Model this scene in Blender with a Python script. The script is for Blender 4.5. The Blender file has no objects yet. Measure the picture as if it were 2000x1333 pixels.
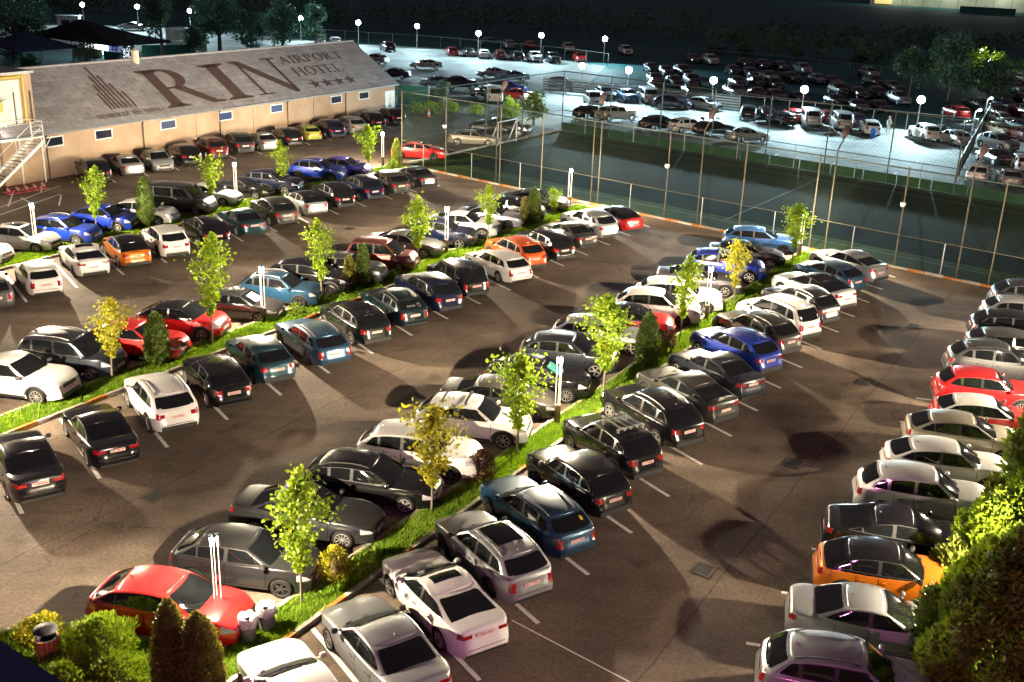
import bpy, bmesh, math, random
from mathutils import Vector, Matrix
random.seed(11)
SC = bpy.context.scene
COL = SC.collection
rad = math.radians

# ------------------------------------------------------------------ camera
CAM_H, PITCH, ROLL, FPX = 16.59, 0.3514, 0.0377, 2122.0
cd = bpy.data.cameras.new('camera'); cam = bpy.data.objects.new('camera', cd); COL.objects.link(cam)
cd.sensor_width = 36.0; cd.lens = FPX / 2000.0 * 36.0; cd.clip_start = 0.1; cd.clip_end = 3000.0
fw = Vector((0, math.cos(PITCH), -math.sin(PITCH))); up0 = Vector((0, math.sin(PITCH), math.cos(PITCH))); rt0 = Vector((1, 0, 0))
rt = rt0 * math.cos(ROLL) + up0 * math.sin(ROLL); up = up0 * math.cos(ROLL) - rt0 * math.sin(ROLL)
cam.matrix_world = Matrix(((rt.x, up.x, -fw.x, 0), (rt.y, up.y, -fw.y, 0), (rt.z, up.z, -fw.z, CAM_H), (0, 0, 0, 1)))
SC.camera = cam

# ------------------------------------------------------------------ night sky, moon, exposure
wd = bpy.data.worlds.new('World'); SC.world = wd; wd.use_nodes = True
wn = wd.node_tree.nodes; wl = wd.node_tree.links
for nd in list(wn): wn.remove(nd)
wo = wn.new('ShaderNodeOutputWorld'); wb = wn.new('ShaderNodeBackground')
wb.inputs['Color'].default_value = (1.0, 0.74, 0.84, 1); wb.inputs['Strength'].default_value = 0.085
wl.new(wb.outputs[0], wo.inputs[0])
sd = bpy.data.lights.new('moon', 'SUN'); sd.energy = 0.012; sd.angle = rad(0.5); sd.color = (0.7, 0.85, 1.0)
so = bpy.data.objects.new('moon', sd); COL.objects.link(so); so.rotation_euler = (rad(40), 0, rad(-30))
SC.view_settings.view_transform = 'Standard'; SC.view_settings.look = 'None'
SC.view_settings.exposure = 0.0; SC.view_settings.gamma = 1.0; SC.view_settings.use_curve_mapping = False
SC.render.engine = 'CYCLES'
SC.cycles.use_denoising = True
SC.cycles.max_bounces = 5; SC.cycles.diffuse_bounces = 2; SC.cycles.glossy_bounces = 3
SC.cycles.sample_clamp_indirect = 4.0; SC.cycles.caustics_reflective = False; SC.cycles.caustics_refractive = False

# site axes: E runs along the grass strips, N across them (towards the right edge)
TH = rad(59.3)
EX, EY = math.cos(TH), math.sin(TH)
NX, NY = math.sin(TH), -math.cos(TH)
def AN(al, ac): return (al * EX + ac * NX, al * EY + ac * NY)

# ------------------------------------------------------------------ helpers
class MB:
    def __init__(s): s.v = []; s.f = []
    def add(s, vs, fs):
        o = len(s.v); s.v += [tuple(p) for p in vs]; s.f += [tuple(i + o for i in f) for f in fs]
    def box(s, c, d, rz=0.0, taper=1.0):
        cx, cy, cz = c; hx, hy, hz = d[0] / 2, d[1] / 2, d[2] / 2
        ca, sa = math.cos(rz), math.sin(rz); vs = []
        for k, (x, y, z) in enumerate([(-1,-1,-1),(1,-1,-1),(1,1,-1),(-1,1,-1),(-1,-1,1),(1,-1,1),(1,1,1),(-1,1,1)]):
            t = taper if z > 0 else 1.0
            px, py = x * hx * t, y * hy * t
            vs.append((cx + px * ca - py * sa, cy + px * sa + py * ca, cz + z * hz))
        s.add(vs, [(0,3,2,1),(4,5,6,7),(0,1,5,4),(1,2,6,5),(2,3,7,6),(3,0,4,7)])
    def quad(s, a, b, c, d): s.add([a, b, c, d], [(0, 1, 2, 3)])
    def tube(s, p, q, r, n=6, r2=None, cap=True):
        p = Vector(p); q = Vector(q); d = (q - p)
        if d.length < 1e-6: return
        d.normalize(); a = d.orthogonal().normalized(); b = d.cross(a); r2 = r if r2 is None else r2
        vs = []
        for c, rr in ((p, r), (q, r2)):
            for i in range(n):
                t = 2 * math.pi * i / n; vs.append(c + a * (math.cos(t) * rr) + b * (math.sin(t) * rr))
        fs = [(i, (i + 1) % n, n + (i + 1) % n, n + i) for i in range(n)]
        if cap: fs += [tuple(range(n - 1, -1, -1)), tuple(range(n, 2 * n))]
        s.add(vs, fs)
    def path(s, pts, r, n=6, r2=None):
        m = len(pts) - 1
        for i in range(m):
            ra = r if r2 is None else r + (r2 - r) * i / m
            rb = r if r2 is None else r + (r2 - r) * (i + 1) / m
            s.tube(pts[i], pts[i + 1], ra, n, rb)
    def lathe(s, prof, n=16, c=(0, 0, 0), axis='z'):
        vs = []; m = len(prof)
        for r, h in prof:
            for i in range(n):
                t = 2 * math.pi * i / n; x, y = r * math.cos(t), r * math.sin(t)
                vs.append((c[0] + x, c[1] + y, c[2] + h) if axis == 'z' else (c[0] + x, c[1] + h, c[2] + y))
        fs = []
        for j in range(m - 1):
            for i in range(n):
                k = (i + 1) % n; fs.append((j * n + i, j * n + k, (j + 1) * n + k, (j + 1) * n + i))
        s.add(vs, fs)
    def prism(s, poly, z0, z1):
        n = len(poly); vs = [(x, y, z0) for x, y in poly] + [(x, y, z1) for x, y in poly]
        s.add(vs, [tuple(range(n - 1, -1, -1)), tuple(range(n, 2 * n))] + [(i, (i + 1) % n, n + (i + 1) % n, n + i) for i in range(n)])
    def grid(s, rows):
        m = len(rows); n = len(rows[0])
        s.add([p for r in rows for p in r], [(j*n+i, j*n+i+1, (j+1)*n+i+1, (j+1)*n+i) for j in range(m-1) for i in range(n-1)])
    def mesh(s, name, smooth=False, angle=40, fix=False):
        me = bpy.data.meshes.new(name); me.from_pydata(s.v, [], s.f); me.update()
        if fix:
            bm = bmesh.new(); bm.from_mesh(me); bmesh.ops.remove_doubles(bm, verts=bm.verts, dist=0.0005)
            bmesh.ops.recalc_face_normals(bm, faces=bm.faces); bm.to_mesh(me); bm.free()
        if smooth:
            me.polygons.foreach_set('use_smooth', [True] * len(me.polygons))
            if angle: me.set_sharp_from_angle(angle=rad(angle))
        return me

def link(name, me, mat=None, parent=None, loc=None, rz=None, objmat=False):
    o = bpy.data.objects.new(name, me); COL.objects.link(o)
    if mat is not None:
        if objmat:
            if not me.materials: me.materials.append(None)
            o.material_slots[0].link = 'OBJECT'; o.material_slots[0].material = mat
        elif not me.materials: me.materials.append(mat)
    if parent is not None: o.parent = parent
    if loc is not None: o.location = loc
    if rz is not None: o.rotation_euler = (0, 0, rz)
    return o
def tag(o, label, cat, group=None):
    o['label'] = label; o['category'] = cat
    if group: o['group'] = group
    return o
def thing(name, label, cat, loc=(0, 0, 0), rz=0.0, group=None):
    o = bpy.data.objects.new(name, None); COL.objects.link(o); o.empty_display_size = 0.3
    o.location = loc; o.rotation_euler = (0, 0, rz)
    return tag(o, label, cat, group)
def struct(name, me, mat, kind='structure'):
    o = link(name, me, mat); o['kind'] = kind; return o
def setup(o, kind): o['kind'] = kind; return o

# ------------------------------------------------------------------ materials
def newmat(name):
    m = bpy.data.materials.new(name); m.use_nodes = True
    nt = m.node_tree; return m, nt.nodes, nt.links, nt.nodes['Principled BSDF']
def plain(name, col, rough=0.6, metal=0.0, var=0.12, scale=3.0, coat=0.0, bump=0.0):
    m, N, L, B = newmat(name)
    B.inputs['Roughness'].default_value = rough; B.inputs['Metallic'].default_value = metal
    if rough > .8: B.inputs['Specular IOR Level'].default_value = .15
    if coat: B.inputs['Coat Weight'].default_value = coat; B.inputs['Coat Roughness'].default_value = 0.06
    if var:
        tc = N.new('ShaderNodeTexCoord'); no = N.new('ShaderNodeTexNoise'); no.inputs['Scale'].default_value = scale; no.inputs['Detail'].default_value = 5
        L.new(tc.outputs['Object'], no.inputs['Vector'])
        mx = N.new('ShaderNodeMix'); mx.data_type = 'RGBA'; mx.inputs[0].default_value = 0.5
        mx.inputs[6].default_value = (*[c * (1 - var * 2) for c in col], 1); mx.inputs[7].default_value = (*[min(1, c * (1 + var * 2)) for c in col], 1)
        L.new(no.outputs[0], mx.inputs[0]); L.new(mx.outputs[2], B.inputs['Base Color'])
        if bump:
            bp = N.new('ShaderNodeBump'); bp.inputs['Strength'].default_value = bump; L.new(no.outputs[0], bp.inputs['Height']); L.new(bp.outputs[0], B.inputs['Normal'])
    else: B.inputs['Base Color'].default_value = (*col, 1)
    return m
def emit(name, col, st):
    m, N, L, B = newmat(name)
    B.inputs['Base Color'].default_value = (*col, 1); B.inputs['Emission Color'].default_value = (*col, 1); B.inputs['Emission Strength'].default_value = st
    return m
def paint(name, col, metal=0.25, rough=0.36, dust=0.30):
    """car paint: coat over base, with a film of road dust lying on the upward faces"""
    m, N, L, B = newmat('paint_' + name)
    tc = N.new('ShaderNodeTexCoord'); no = N.new('ShaderNodeTexNoise'); no.inputs['Scale'].default_value = 1.6; no.inputs['Detail'].default_value = 6
    oi = N.new('ShaderNodeObjectInfo'); va = N.new('ShaderNodeVectorMath'); va.operation = 'ADD'
    L.new(tc.outputs['Object'], va.inputs[0]); L.new(oi.outputs['Random'], va.inputs[1]); L.new(va.outputs[0], no.inputs['Vector'])
    ge = N.new('ShaderNodeNewGeometry'); sx = N.new('ShaderNodeSeparateXYZ'); L.new(ge.outputs['Normal'], sx.inputs[0])
    mr = N.new('ShaderNodeMapRange'); mr.inputs[1].default_value = 0.35; mr.inputs[2].default_value = 1.0; mr.inputs[3].default_value = 0.12; mr.inputs[4].default_value = 1.0
    L.new(sx.outputs[2], mr.inputs[0])
    mu = N.new('ShaderNodeMath'); mu.operation = 'MULTIPLY'; L.new(mr.outputs[0], mu.inputs[0]); L.new(no.outputs[0], mu.inputs[1])
    m2 = N.new('ShaderNodeMath'); m2.operation = 'MULTIPLY'; L.new(mu.outputs[0], m2.inputs[0]); m2.inputs[1].default_value = dust
    mx = N.new('ShaderNodeMix'); mx.data_type = 'RGBA'; mx.inputs[6].default_value = (*col, 1); mx.inputs[7].default_value = (0.30, 0.27, 0.23, 1)
    L.new(m2.outputs[0], mx.inputs[0]); L.new(mx.outputs[2], B.inputs['Base Color'])
    rm = N.new('ShaderNodeMapRange'); rm.inputs[1].default_value = 0; rm.inputs[2].default_value = 0.4; rm.inputs[3].default_value = rough; rm.inputs[4].default_value = 0.75
    L.new(m2.outputs[0], rm.inputs[0]); L.new(rm.outputs[0], B.inputs['Roughness'])
    B.inputs['Metallic'].default_value = metal
    cw = N.new('ShaderNodeMapRange'); cw.inputs[1].default_value = 0; cw.inputs[2].default_value = 0.3; cw.inputs[3].default_value = 0.8; cw.inputs[4].default_value = 0.15
    L.new(m2.outputs[0], cw.inputs[0]); L.new(cw.outputs[0], B.inputs['Coat Weight']); B.inputs['Coat Roughness'].default_value = 0.08
    return m
PAINT = {k: paint(k, *v) for k, v in {
    'white': ((0.64, 0.63, 0.61), 0.0, 0.30, 0.16), 'silver': ((0.30, 0.31, 0.32), 0.5, 0.34, 0.16), 'lilac': ((0.27, 0.265, 0.34), 0.45, 0.34, 0.16),
    'grey': ((0.052, 0.052, 0.056), 0.35, 0.34, 0.16), 'darkgrey': ((0.020, 0.021, 0.023), 0.35, 0.30, 0.10), 'black': ((0.004, 0.004, 0.005), 0.0, 0.18, 0.035),
    'olive': ((0.030, 0.029, 0.024), 0.4, 0.34, 0.16), 'champagne': ((0.27, 0.245, 0.185), 0.35, 0.36, 0.15), 'slate': ((0.020, 0.026, 0.038), 0.4, 0.30, 0.12),
    'blue': ((0.007, 0.032, 0.32), 0.2, 0.28, 0.07), 'blue2': ((0.012, 0.075, 0.22), 0.3, 0.32, 0.12), 'darkblue': ((0.005, 0.009, 0.034), 0.3, 0.26, 0.07),
    'steel': ((0.014, 0.058, 0.115), 0.4, 0.30, 0.10), 'lightblue': ((0.16, 0.29, 0.42), 0.35, 0.34, 0.12), 'teal': ((0.006, 0.040, 0.056), 0.35, 0.28, 0.08),
    'darkteal': ((0.004, 0.016, 0.020), 0.3, 0.26, 0.07), 'darkgreen': ((0.004, 0.008, 0.007), 0.3, 0.24, 0.05), 'red': ((0.46, 0.009, 0.011), 0.05, 0.26, 0.07),
    'darkred': ((0.075, 0.005, 0.009), 0.2, 0.30, 0.10), 'orange': ((0.56, 0.15, 0.006), 0.25, 0.30, 0.07), 'orange2': ((0.54, 0.075, 0.006), 0.15, 0.30, 0.08),
    'copper': ((0.15, 0.024, 0.017), 0.4, 0.30, 0.16), 'violet': ((0.045, 0.034, 0.36), 0.2, 0.32, 0.15), 'lime': ((0.28, 0.32, 0.035), 0.1, 0.36, 0.12)}.items()}
M = {}
M['glass'] = plain('car_glass', (0.006, 0.007, 0.008), 0.04, 0.0, 0.3, 2.0); M['glass'].node_tree.nodes['Principled BSDF'].inputs['Specular IOR Level'].default_value = 0.5
M['rubber'] = plain('tyre_rubber', (0.018, 0.017, 0.017), 0.85, 0.0, 0.25, 8)
M['rim'] = plain('alloy_rim', (0.42, 0.41, 0.40), 0.42, 0.7, 0.2, 6)
M['rimdark'] = plain('dark_rim', (0.06, 0.06, 0.06), 0.4, 0.5, 0.2, 6)
M['trim'] = plain('black_plastic', (0.020, 0.020, 0.021), 0.6, 0.0, 0.2, 5)
M['chrome'] = plain('chrome', (0.75, 0.75, 0.75), 0.16, 1.0, 0.0)
M['tail'] = plain('tail_lamp', (0.24, 0.006, 0.008), 0.15, 0.0, 0.35, 9, coat=0.8)
M['head'] = plain('head_lamp', (0.55, 0.56, 0.58), 0.12, 0.35, 0.3, 9, coat=0.8)
M['gap'] = plain('panel_gap', (0.006, 0.006, 0.006), 0.9, 0.0, 0.0)
M['shade'] = plain('windscreen_sunshade', (0.05, 0.34, 0.33), 0.35, 0.4, 0.2, 5)
def soften(ld, smooth):
    """smoothed distance falloff, not physical: dims the light close to the lamp"""
    ld.use_nodes = True; N = ld.node_tree.nodes; L = ld.node_tree.links; em = N['Emission']
    fo = N.new('ShaderNodeLightFalloff'); fo.inputs['Strength'].default_value = 1.0; fo.inputs['Smooth'].default_value = smooth; L.new(fo.outputs['Quadratic'], em.inputs['Strength'])
def platemat():
    m, N, L, B = newmat('licence_plate')
    tc = N.new('ShaderNodeTexCoord'); sp = N.new('ShaderNodeSeparateXYZ'); L.new(tc.outputs['Object'], sp.inputs[0])
    def math_(op, a, b):
        n_ = N.new('ShaderNodeMath'); n_.operation = op
        for i, q in enumerate((a, b)):
            if hasattr(q, 'is_output'): L.new(q, n_.inputs[i])
            else: n_.inputs[i].default_value = q
        return n_.outputs[0]
    w = N.new('ShaderNodeTexNoise'); w.inputs['Scale'].default_value = 34; w.inputs['Detail'].default_value = 2; oi = N.new('ShaderNodeObjectInfo'); va = N.new('ShaderNodeVectorMath'); va.operation = 'ADD'; L.new(tc.outputs['Object'], va.inputs[0]); L.new(oi.outputs['Random'], va.inputs[1]); L.new(va.outputs[0], w.inputs['Vector'])
    ink = math_('MULTIPLY', math_('GREATER_THAN', w.outputs[0], 0.52), math_('LESS_THAN', math_('ABSOLUTE', sp.outputs[2], 0.0), 0.034))
    ink = math_('MULTIPLY', ink, math_('LESS_THAN', math_('ABSOLUTE', sp.outputs[1], 0.0), 0.21))
    mx = N.new('ShaderNodeMix'); mx.data_type = 'RGBA'; mx.inputs[6].default_value = (0.68, 0.46, 0.43, 1); mx.inputs[7].default_value = (0.20, 0.05, 0.05, 1)
    L.new(ink, mx.inputs[0]); L.new(mx.outputs[2], B.inputs['Base Color']); B.inputs['Roughness'].default_value = 0.4
    return m
M['plate'] = platemat()
M['sticker'] = plain('yellow_sticker', (.65, .48, .05), .5, 0, 0)
M['marking'] = plain('dark_red_marking', (.22, .015, .025), .5, 0, 0)
# ------------------------------------------------------------------ cars
def interp(pts, x):
    if x <= pts[0][0]: return pts[0][1]
    for (a, b), (c, d) in zip(pts, pts[1:]):
        if x <= c:
            t = (x - a) / (c - a); return b + (d - b) * t
    return pts[-1][1]
def smooth_interp(pts, x):
    if x <= pts[0][0]: return pts[0][1]
    if x >= pts[-1][0]: return pts[-1][1]
    for i in range(len(pts) - 1):
        a, b = pts[i]; c, d = pts[i + 1]
        if x <= c:
            def sl(k):
                if k <= 0 or k >= len(pts) - 1: return 0.0 if 0 < k else (pts[1][1] - pts[0][1]) / (pts[1][0] - pts[0][0])
                return (pts[k + 1][1] - pts[k - 1][1]) / (pts[k + 1][0] - pts[k - 1][0])
            h = c - a; t = (x - a) / h; m0, m1 = sl(i) * h, sl(i + 1) * h
            return b * (2*t**3 - 3*t*t + 1) + m0 * (t**3 - 2*t*t + t) + d * (3*t*t - 2*t**3) + m1 * (t**3 - t*t)
CONT = [(-1,0),(-.992,.4),(-.968,.68),(-.93,.85),(-.885,.94),(-.81,.982),(-.6,1),(-.2,1),(.2,1),(.55,.992),(.75,.975),(.855,.945),(.91,.87),(.95,.70),(.98,.42),(1,0)]
FRONTC = [(b, a) for a, b in reversed(CONT[11:])]; REARC = [(b, a) for a, b in CONT[:5]]; SIDEC = CONT[4:13]
TYPES = {
 #        L    W    H    rw   ax1   ax2   sill  belt  cowl  rf    rr    rb   Wr   hood0 noseZ tailZ deckZ rdrop
 'sedan': (4.68,1.83,1.45,.335, 1.42,-1.38,.22,.93, 1.10, .18, -.80,-1.72,.68, .80,.68,.93,1.02,.05),
 'coupe3':(4.66,1.83,1.39,.335, 1.42,-1.38,.20,.91, 1.10, .16, -.72,-1.92,.66, .78,.66,.95,1.02,.10),
 'hatch': (4.25,1.79,1.48,.325, 1.32,-1.26,.22,.95, 1.16,.26, -1.24,-1.97,.66, .86,.70,.94,1.01,.11),
 'cross': (4.30,1.82,1.58,.350, 1.32,-1.28,.27,1.02, 1.12,.28, -1.22,-2.00,.68, .97,.80,1.00,1.09,.12),
 'suv':   (4.52,1.86,1.67,.370, 1.37,-1.35,.29,1.07, 1.12,.30, -1.50,-2.13,.71, 1.03,.86,1.02,1.12,.11),
 'coupe': (4.75,1.92,1.61,.375, 1.44,-1.42,.27,1.06, 1.12,.20, -.90,-2.12,.68, 1.00,.84,1.06,1.15,.17),
 'wagon': (4.72,1.82,1.49,.33, 1.40,-1.36,.22,.93, 1.10, .18, -1.64,-2.24,.68, .82,.68,.91,.99,.10),
 'mpv':   (4.42,1.82,1.74,.33, 1.36,-1.34,.24,1.00, 1.40,.52, -1.66,-2.13,.74, .96,.78,.96,1.04,.05),
 'van':   (5.00,1.93,1.92,.34, 1.62,-1.50,.25,1.08, 1.70,.98,-2.26,-2.46,.84, 1.04,.82,1.0,1.10,.04)}
def car_meshes(key):
    L_, W_, H_, rw, ax1, ax2, sill, belt, xc, xrf, xrr, xrb, wr, hood0, noseZ, tailZ, deckZ, rdrop = TYPES[key]
    hl, hw0 = L_ / 2, W_ / 2; out = []
    top = [(-hl, tailZ), (-hl + .07, tailZ + .06), (-hl + .28, deckZ - .01), (xrb, deckZ), ((xrb + xc) / 2, belt), (xc - .1, belt + .02), (xc + .12, belt + .02), ((xc + hl) / 2, (belt + hood0) / 2 + .035), (hl - .3, hood0), (hl - .08, noseZ + .06), (hl, noseZ)]
    def ztop(x): return smooth_interp(top, x)
    def hw(x):
        rg, am = (.90, .29) if x > 0 else (.70, .25)
        d = hl - abs(x); k = max(0.0, 1 - d / rg)
        return hw0 * (1 - am * k ** 2.3) * (1 - (.02 if x > 0 else .01) * min(1, abs(x) / hl))
    PROF = [(sill - .05, .93), (sill + .1, .968), (.48, .992), (.62, 1.0), (.72, .996), (belt - .14, .972), (belt, .945), (1.3, .90)]
    def yside(x, z): return hw(x) * smooth_interp(PROF, z)
    def xs(x, z):   # round the nose and tail in side view
        kf = max(0.0, (x - (hl - .5)) / .5); kr = max(0.0, (-x - (hl - .45)) / .45)
        zz = max(0.0, z - .5); lo = max(0.0, .42 - z)
        bf = max(0.0, min(1.0, (z - .56) / .10)); bf = bf * bf * (3 - 2 * bf)
        return x - kf * kf * (.42 * zz * zz + .5 * lo * lo + .03 * bf) + kr * kr * (.055 * bf + .26 * zz * zz * (1.5 if key in ('suv', 'cross', 'hatch', 'mpv', 'wagon') else .8) + .5 * lo * lo)
    R = rw + .055
    def zbot(x):
        z = sill
        for a in (ax1, ax2):
            if abs(x - a) < R: z = max(z, rw + math.sqrt(max(0, R * R - (x - a) ** 2)) - .01)
        d = min(hl - x, hl + x)
        return z + (.04 * max(0, 1 - d / .4))
    st = [-hl, -hl + .02, -hl + .06, -hl + .13, -hl + .24, -hl + .4, hl - .4, hl - .24, hl - .13, hl - .06, hl - .02, hl]
    for a in (ax1, ax2):
        for k in (1.002, .998, .93, .8, .6, .35): st += [a - R * k, a + R * k]
        st.append(a)
    x = -hl + .5
    while x < hl - .4:
        st.append(x); x += .22
    st = sorted(s_ for s_ in st if -hl <= s_ <= hl)
    st2 = [st[0]]
    for s_ in st[1:]:
        if s_ - st2[-1] > .0012: st2.append(s_)
    TL = [0, .1, .25, .42, .6, .78, .92, 1]; rows = []
    for x in st2:
        zb, zt = zbot(x), ztop(x); side = []
        for t in TL:
            z = zb + (zt - .055 - zb) * t
            side.append((xs(x, z), yside(x, z), z))
        ye = side[-1][1]
        row = list(side)
        for k, dz in ((.985, -.034), (.95, -.014), (.88, .002), (.70, .016), (.4, .028), (.12, .034), (-.12, .034), (-.4, .028), (-.70, .016), (-.88, .002), (-.95, -.014), (-.985, -.034)): row.append((xs(x, zt + dz), ye * k, zt + dz))
        row += [(a, -b, c) for a, b, c in reversed(side)]
        rows.append(row)
    mb = MB(); mb.grid(rows)
    n = len(TL)
    for row in (rows[0], rows[-1]):       # end caps
        g = [[(row[j][0] + 0.0, row[j][1] * k, row[j][2]) for k in (1, .5, 0, -.5, -1)] for j in range(n)]
        mb.grid(g); mb.add(row[n - 1:n + 13], [tuple(range(14))])
    out.append(('body', mb.mesh(key + '_body', True, 55, True), 'BODY', None))
    ub = MB(); ub.box((0, 0, (sill + .62) / 2 - .02), (L_ - .3, W_ * .64, .60 - sill)); out.append(('underbody', ub.mesh(key + '_under'), 'trim', None))
    # cabin
    rcx = [(xrr, H_ - .05 - rdrop), (xrr + (xrf - xrr) * .3, H_ - .03 - rdrop * .3), (xrr + (xrf - xrr) * .62, H_ - .025), (xrf, H_ - .075)]
    def zr(x): return smooth_interp(rcx, x)
    wbt = hw0 * .945 - .015; wrf = hw0 * wr
    def P(a, b, s):
        xf = xc + (xrf - xc) * s + .10 * s * (1 - s); xr = xrb + (xrr - xrb) * s - .10 * s * (1 - s)
        xm, h = (xf + xr) / 2, (xf - xr) / 2; x = xm + a * h
        rl = max(0.0, (s - .78) / .22); w = wbt + (wrf + .075 - wbt) * s ** 1.15 - .075 * rl * rl
        zb = ztop(max(min(x, hl - .3), -hl + .2)) - .03
        xt = (xrf + xrr) / 2 + a * (xrf - xrr) / 2
        zf = s * 1.10 if s < .78 else .858 + .142 * (1 - (1 - rl) ** 1.9)
        z = zb + (zr(xt) - .035 - zb) * zf
        return (x, b * w, z)
    def xr_at(s): 
        xf = xc + (xrf - xc) * s + .10 * s * (1 - s); xr = xrb + (xrr - xrb) * s - .10 * s * (1 - s)
        return (xf + xr) / 2, (xf - xr) / 2
    mb = MB(); SL = [0, .2, .4, .6, .78, .86, .93, .97, 1.0]
    full = CONT + [(a, -b) for a, b in reversed(CONT[1:-1])]; full.append(full[0])
    mb.grid([[P(a, b, s) for a, b in full] for s in SL])
    rr = []
    for a, b in CONT:
        p = P(a, b, 1.0)
        rr.append([(p[0], p[1] * k, p[2] + .055 * (1 - abs(k) ** 2.2) * min(1, b * 1.6 + .15)) for k in (1, .94, .8, .5, 0, -.5, -.8, -.94, -1)])
    mb.grid(rr)
    out.append(('cabin', mb.mesh(key + '_cabin', True, 50, True), 'ROOF', None))
    def pane(fn, us, vs, off, rnd=.09):
        mbp = MB(); rowsp = []; u0_, u1_, v0_, v1_ = us[0], us[-1], vs[0], vs[-1]
        vs = [v0_ + (v1_ - v0_) * q for q in (0, .03, .08, .2, .4, .6, .8, .92, .97, 1)]
        for v in vs:
            rw_ = []; vn = abs(2 * (v - v0_) / (v1_ - v0_) - 1); sq = 1 - rnd * max(0, (vn - .75) / .25) ** 2.2
            for u in us:
                u = (u0_ + u1_) / 2 + (u - (u0_ + u1_) / 2) * sq
                p = Vector(fn(u, v)); d1 = Vector(fn(u + .004, v)) - p; d2 = Vector(fn(u, v + .004)) - p
                nn = d1.cross(d2)
                if nn.length > 1e-9: nn.normalize()
                c = p - Vector((0, 0, .95)); c.x -= (xrf + xrr) / 2
                if nn.dot(c) < 0: nn = -nn
                rw_.append(tuple(p + nn * off))
            rowsp.append(rw_)
        mbp.grid(rowsp); return mbp
    def lin(a, b, n_): return [a + (b - a) * i / (n_ - 1) for i in range(n_)]
    fws = lambda u, v: P(interp(FRONTC, abs(u)), u, v)
    frw = lambda u, v: P(interp(REARC, abs(u)), u, v)
    out.append(('windscreen', pane(fws, lin(-.88, .88, 11), lin(.05, .92, 6), .006).mesh(key + '_ws', True, 60), 'glass', None))
    rs0 = .16 if key in ('suv', 'hatch', 'cross', 'wagon', 'mpv', 'van') else .08
    out.append(('rear_window', pane(frw, lin(-.84, .84, 9), lin(rs0, .88, 6), .006).mesh(key + '_rw', True, 60), 'glass', None))
    def side_fn(x0, x1, sgn, modef, moder):
        def fn(u, v):
            xm, h = xr_at(v)
            a0 = (x0 - xm) / h if moder == 'x' else x0
            a1 = (x1 - xm) / h if modef == 'x' else x1
            a = a0 + (a1 - a0) * u
            tb = max(0.0, min(1.0, (v - .08) / .74)); rr_ = max(0.0, (.35 - a) / 1.2); v = v + .085 * rr_ ** 1.3 * (1 - tb) - .055 * max(0.0, (-.35 - a) / .5) ** 1.5 * tb
            return P(a, sgn * interp(SIDEC, a), v)
        return fn
    bp = (xc + xrb) / 2 + (.12 if key != 'van' else .35)
    cut = .055; amax = .80; rearA = -.82
    if key in ('suv', 'wagon', 'mpv', 'van'):
        cp = ax2 + .12; segs = [(bp + cut, amax, 'a', 'x'), (cp + cut, bp - cut, 'x', 'x'), (-.80, cp - cut, 'x', 'a')]
    elif key in ('cross', 'hatch', 'coupe'):
        cp = ax2 + .12; segs = [(bp + cut, amax, 'a', 'x'), (cp + .03, bp - cut, 'x', 'x'), (rearA, cp - .03, 'x', 'a')]
    else:
        segs = [(bp + cut, amax, 'a', 'x'), (rearA, bp - cut, 'x', 'a')]
    for sgn in (1, -1):
        for (x0, x1, mf, mr_) in segs:
            fn = side_fn(x0, x1, sgn, mf, mr_)
            v1 = .80
            out.append(('side_window', pane(fn, lin(0, 1, 7), lin(.13, v1, 5), .007).mesh(key + '_sw', True, 60), 'glass', None))
        fn = side_fn(-.85, .86, sgn, 'a', 'a')
        out.append(('window_surround', pane(fn, lin(0, 1, 16), lin(.08, .835, 5), .003, .05).mesh(key + '_sur', True, 60), 'SURR', None))
    # doors and their gaps
    dz0, dz1 = sill + .10, belt - .03
    d0 = ax1 - R - .06; d2 = max(ax2 + R * .75, xrb + .25)
    for sgn in (1, -1):
        def sfn(u, v): 
            return (u, sgn * (yside(u, v)), v)
        gp = MB()
        for xx in (d0, bp - .02, d2):
            zlow = max(dz0, zbot(xx) + .03)
            gp.grid([[(xx - .008, sgn * (yside(xx, z) + .0025), z), (xx + .008, sgn * (yside(xx, z) + .0025), z)] for z in lin(zlow, dz1, 7)])
        gp.grid([[(x, sgn * (yside(x, dz0) + .0025), dz0 - .008), (x, sgn * (yside(x, dz0) + .0025), dz0 + .008)] for x in lin(ax2 + R + .02, d0, 8)])
        out.append(('door_gap', gp.mesh(key + '_gap'), 'gap', None))
        for xa, xb in ((bp - .005, d0 - .012), (d2 + .012, bp - .035)):
            dm = MB(); xs_ = lin(xa, xb, 7)
            g = []
            for t in lin(0, 1, 7):
                g.append([(x, sgn * (yside(x, max(dz0 + .012, zbot(x) + .035) * (1 - t) + (dz1 - .004) * t) + .004), max(dz0 + .012, zbot(x) + .035) * (1 - t) + (dz1 - .004) * t) for x in xs_])
            dm.grid(g)
            hm = MB(); hx = xa + .16 if xb > xa else xb + .16; hx = min(xa, xb) + .17; hz = belt - .17
            hm.box((hx, sgn * (yside(hx, hz) + .018), hz), (.19, .03, .028))
            out.append(('door', dm.mesh(key + '_door', True, 60), 'BODY', [('door_handle', hm.mesh(key + '_handle'), 'HANDLE')]))
        mm = MB(); mx_ = xc - .30
        mm.lathe([(.001, -.10), (.07, -.085), (.095, -.02), (.085, .06), (.001, .085)], 10, (0, 0, 0), 'y')
        mm.v = [(mx_ + px * .9, sgn * (hw0 * .96 + .11) + py * sgn, belt + .09 + pz * .85) for px, py, pz in mm.v]
        mm.box((mx_, sgn * (hw0 * .93), belt + .05), (.05, .14, .03))
        out.append(('mirror', mm.mesh(key + '_mir', True, 50), 'MIRROR', None))
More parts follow.
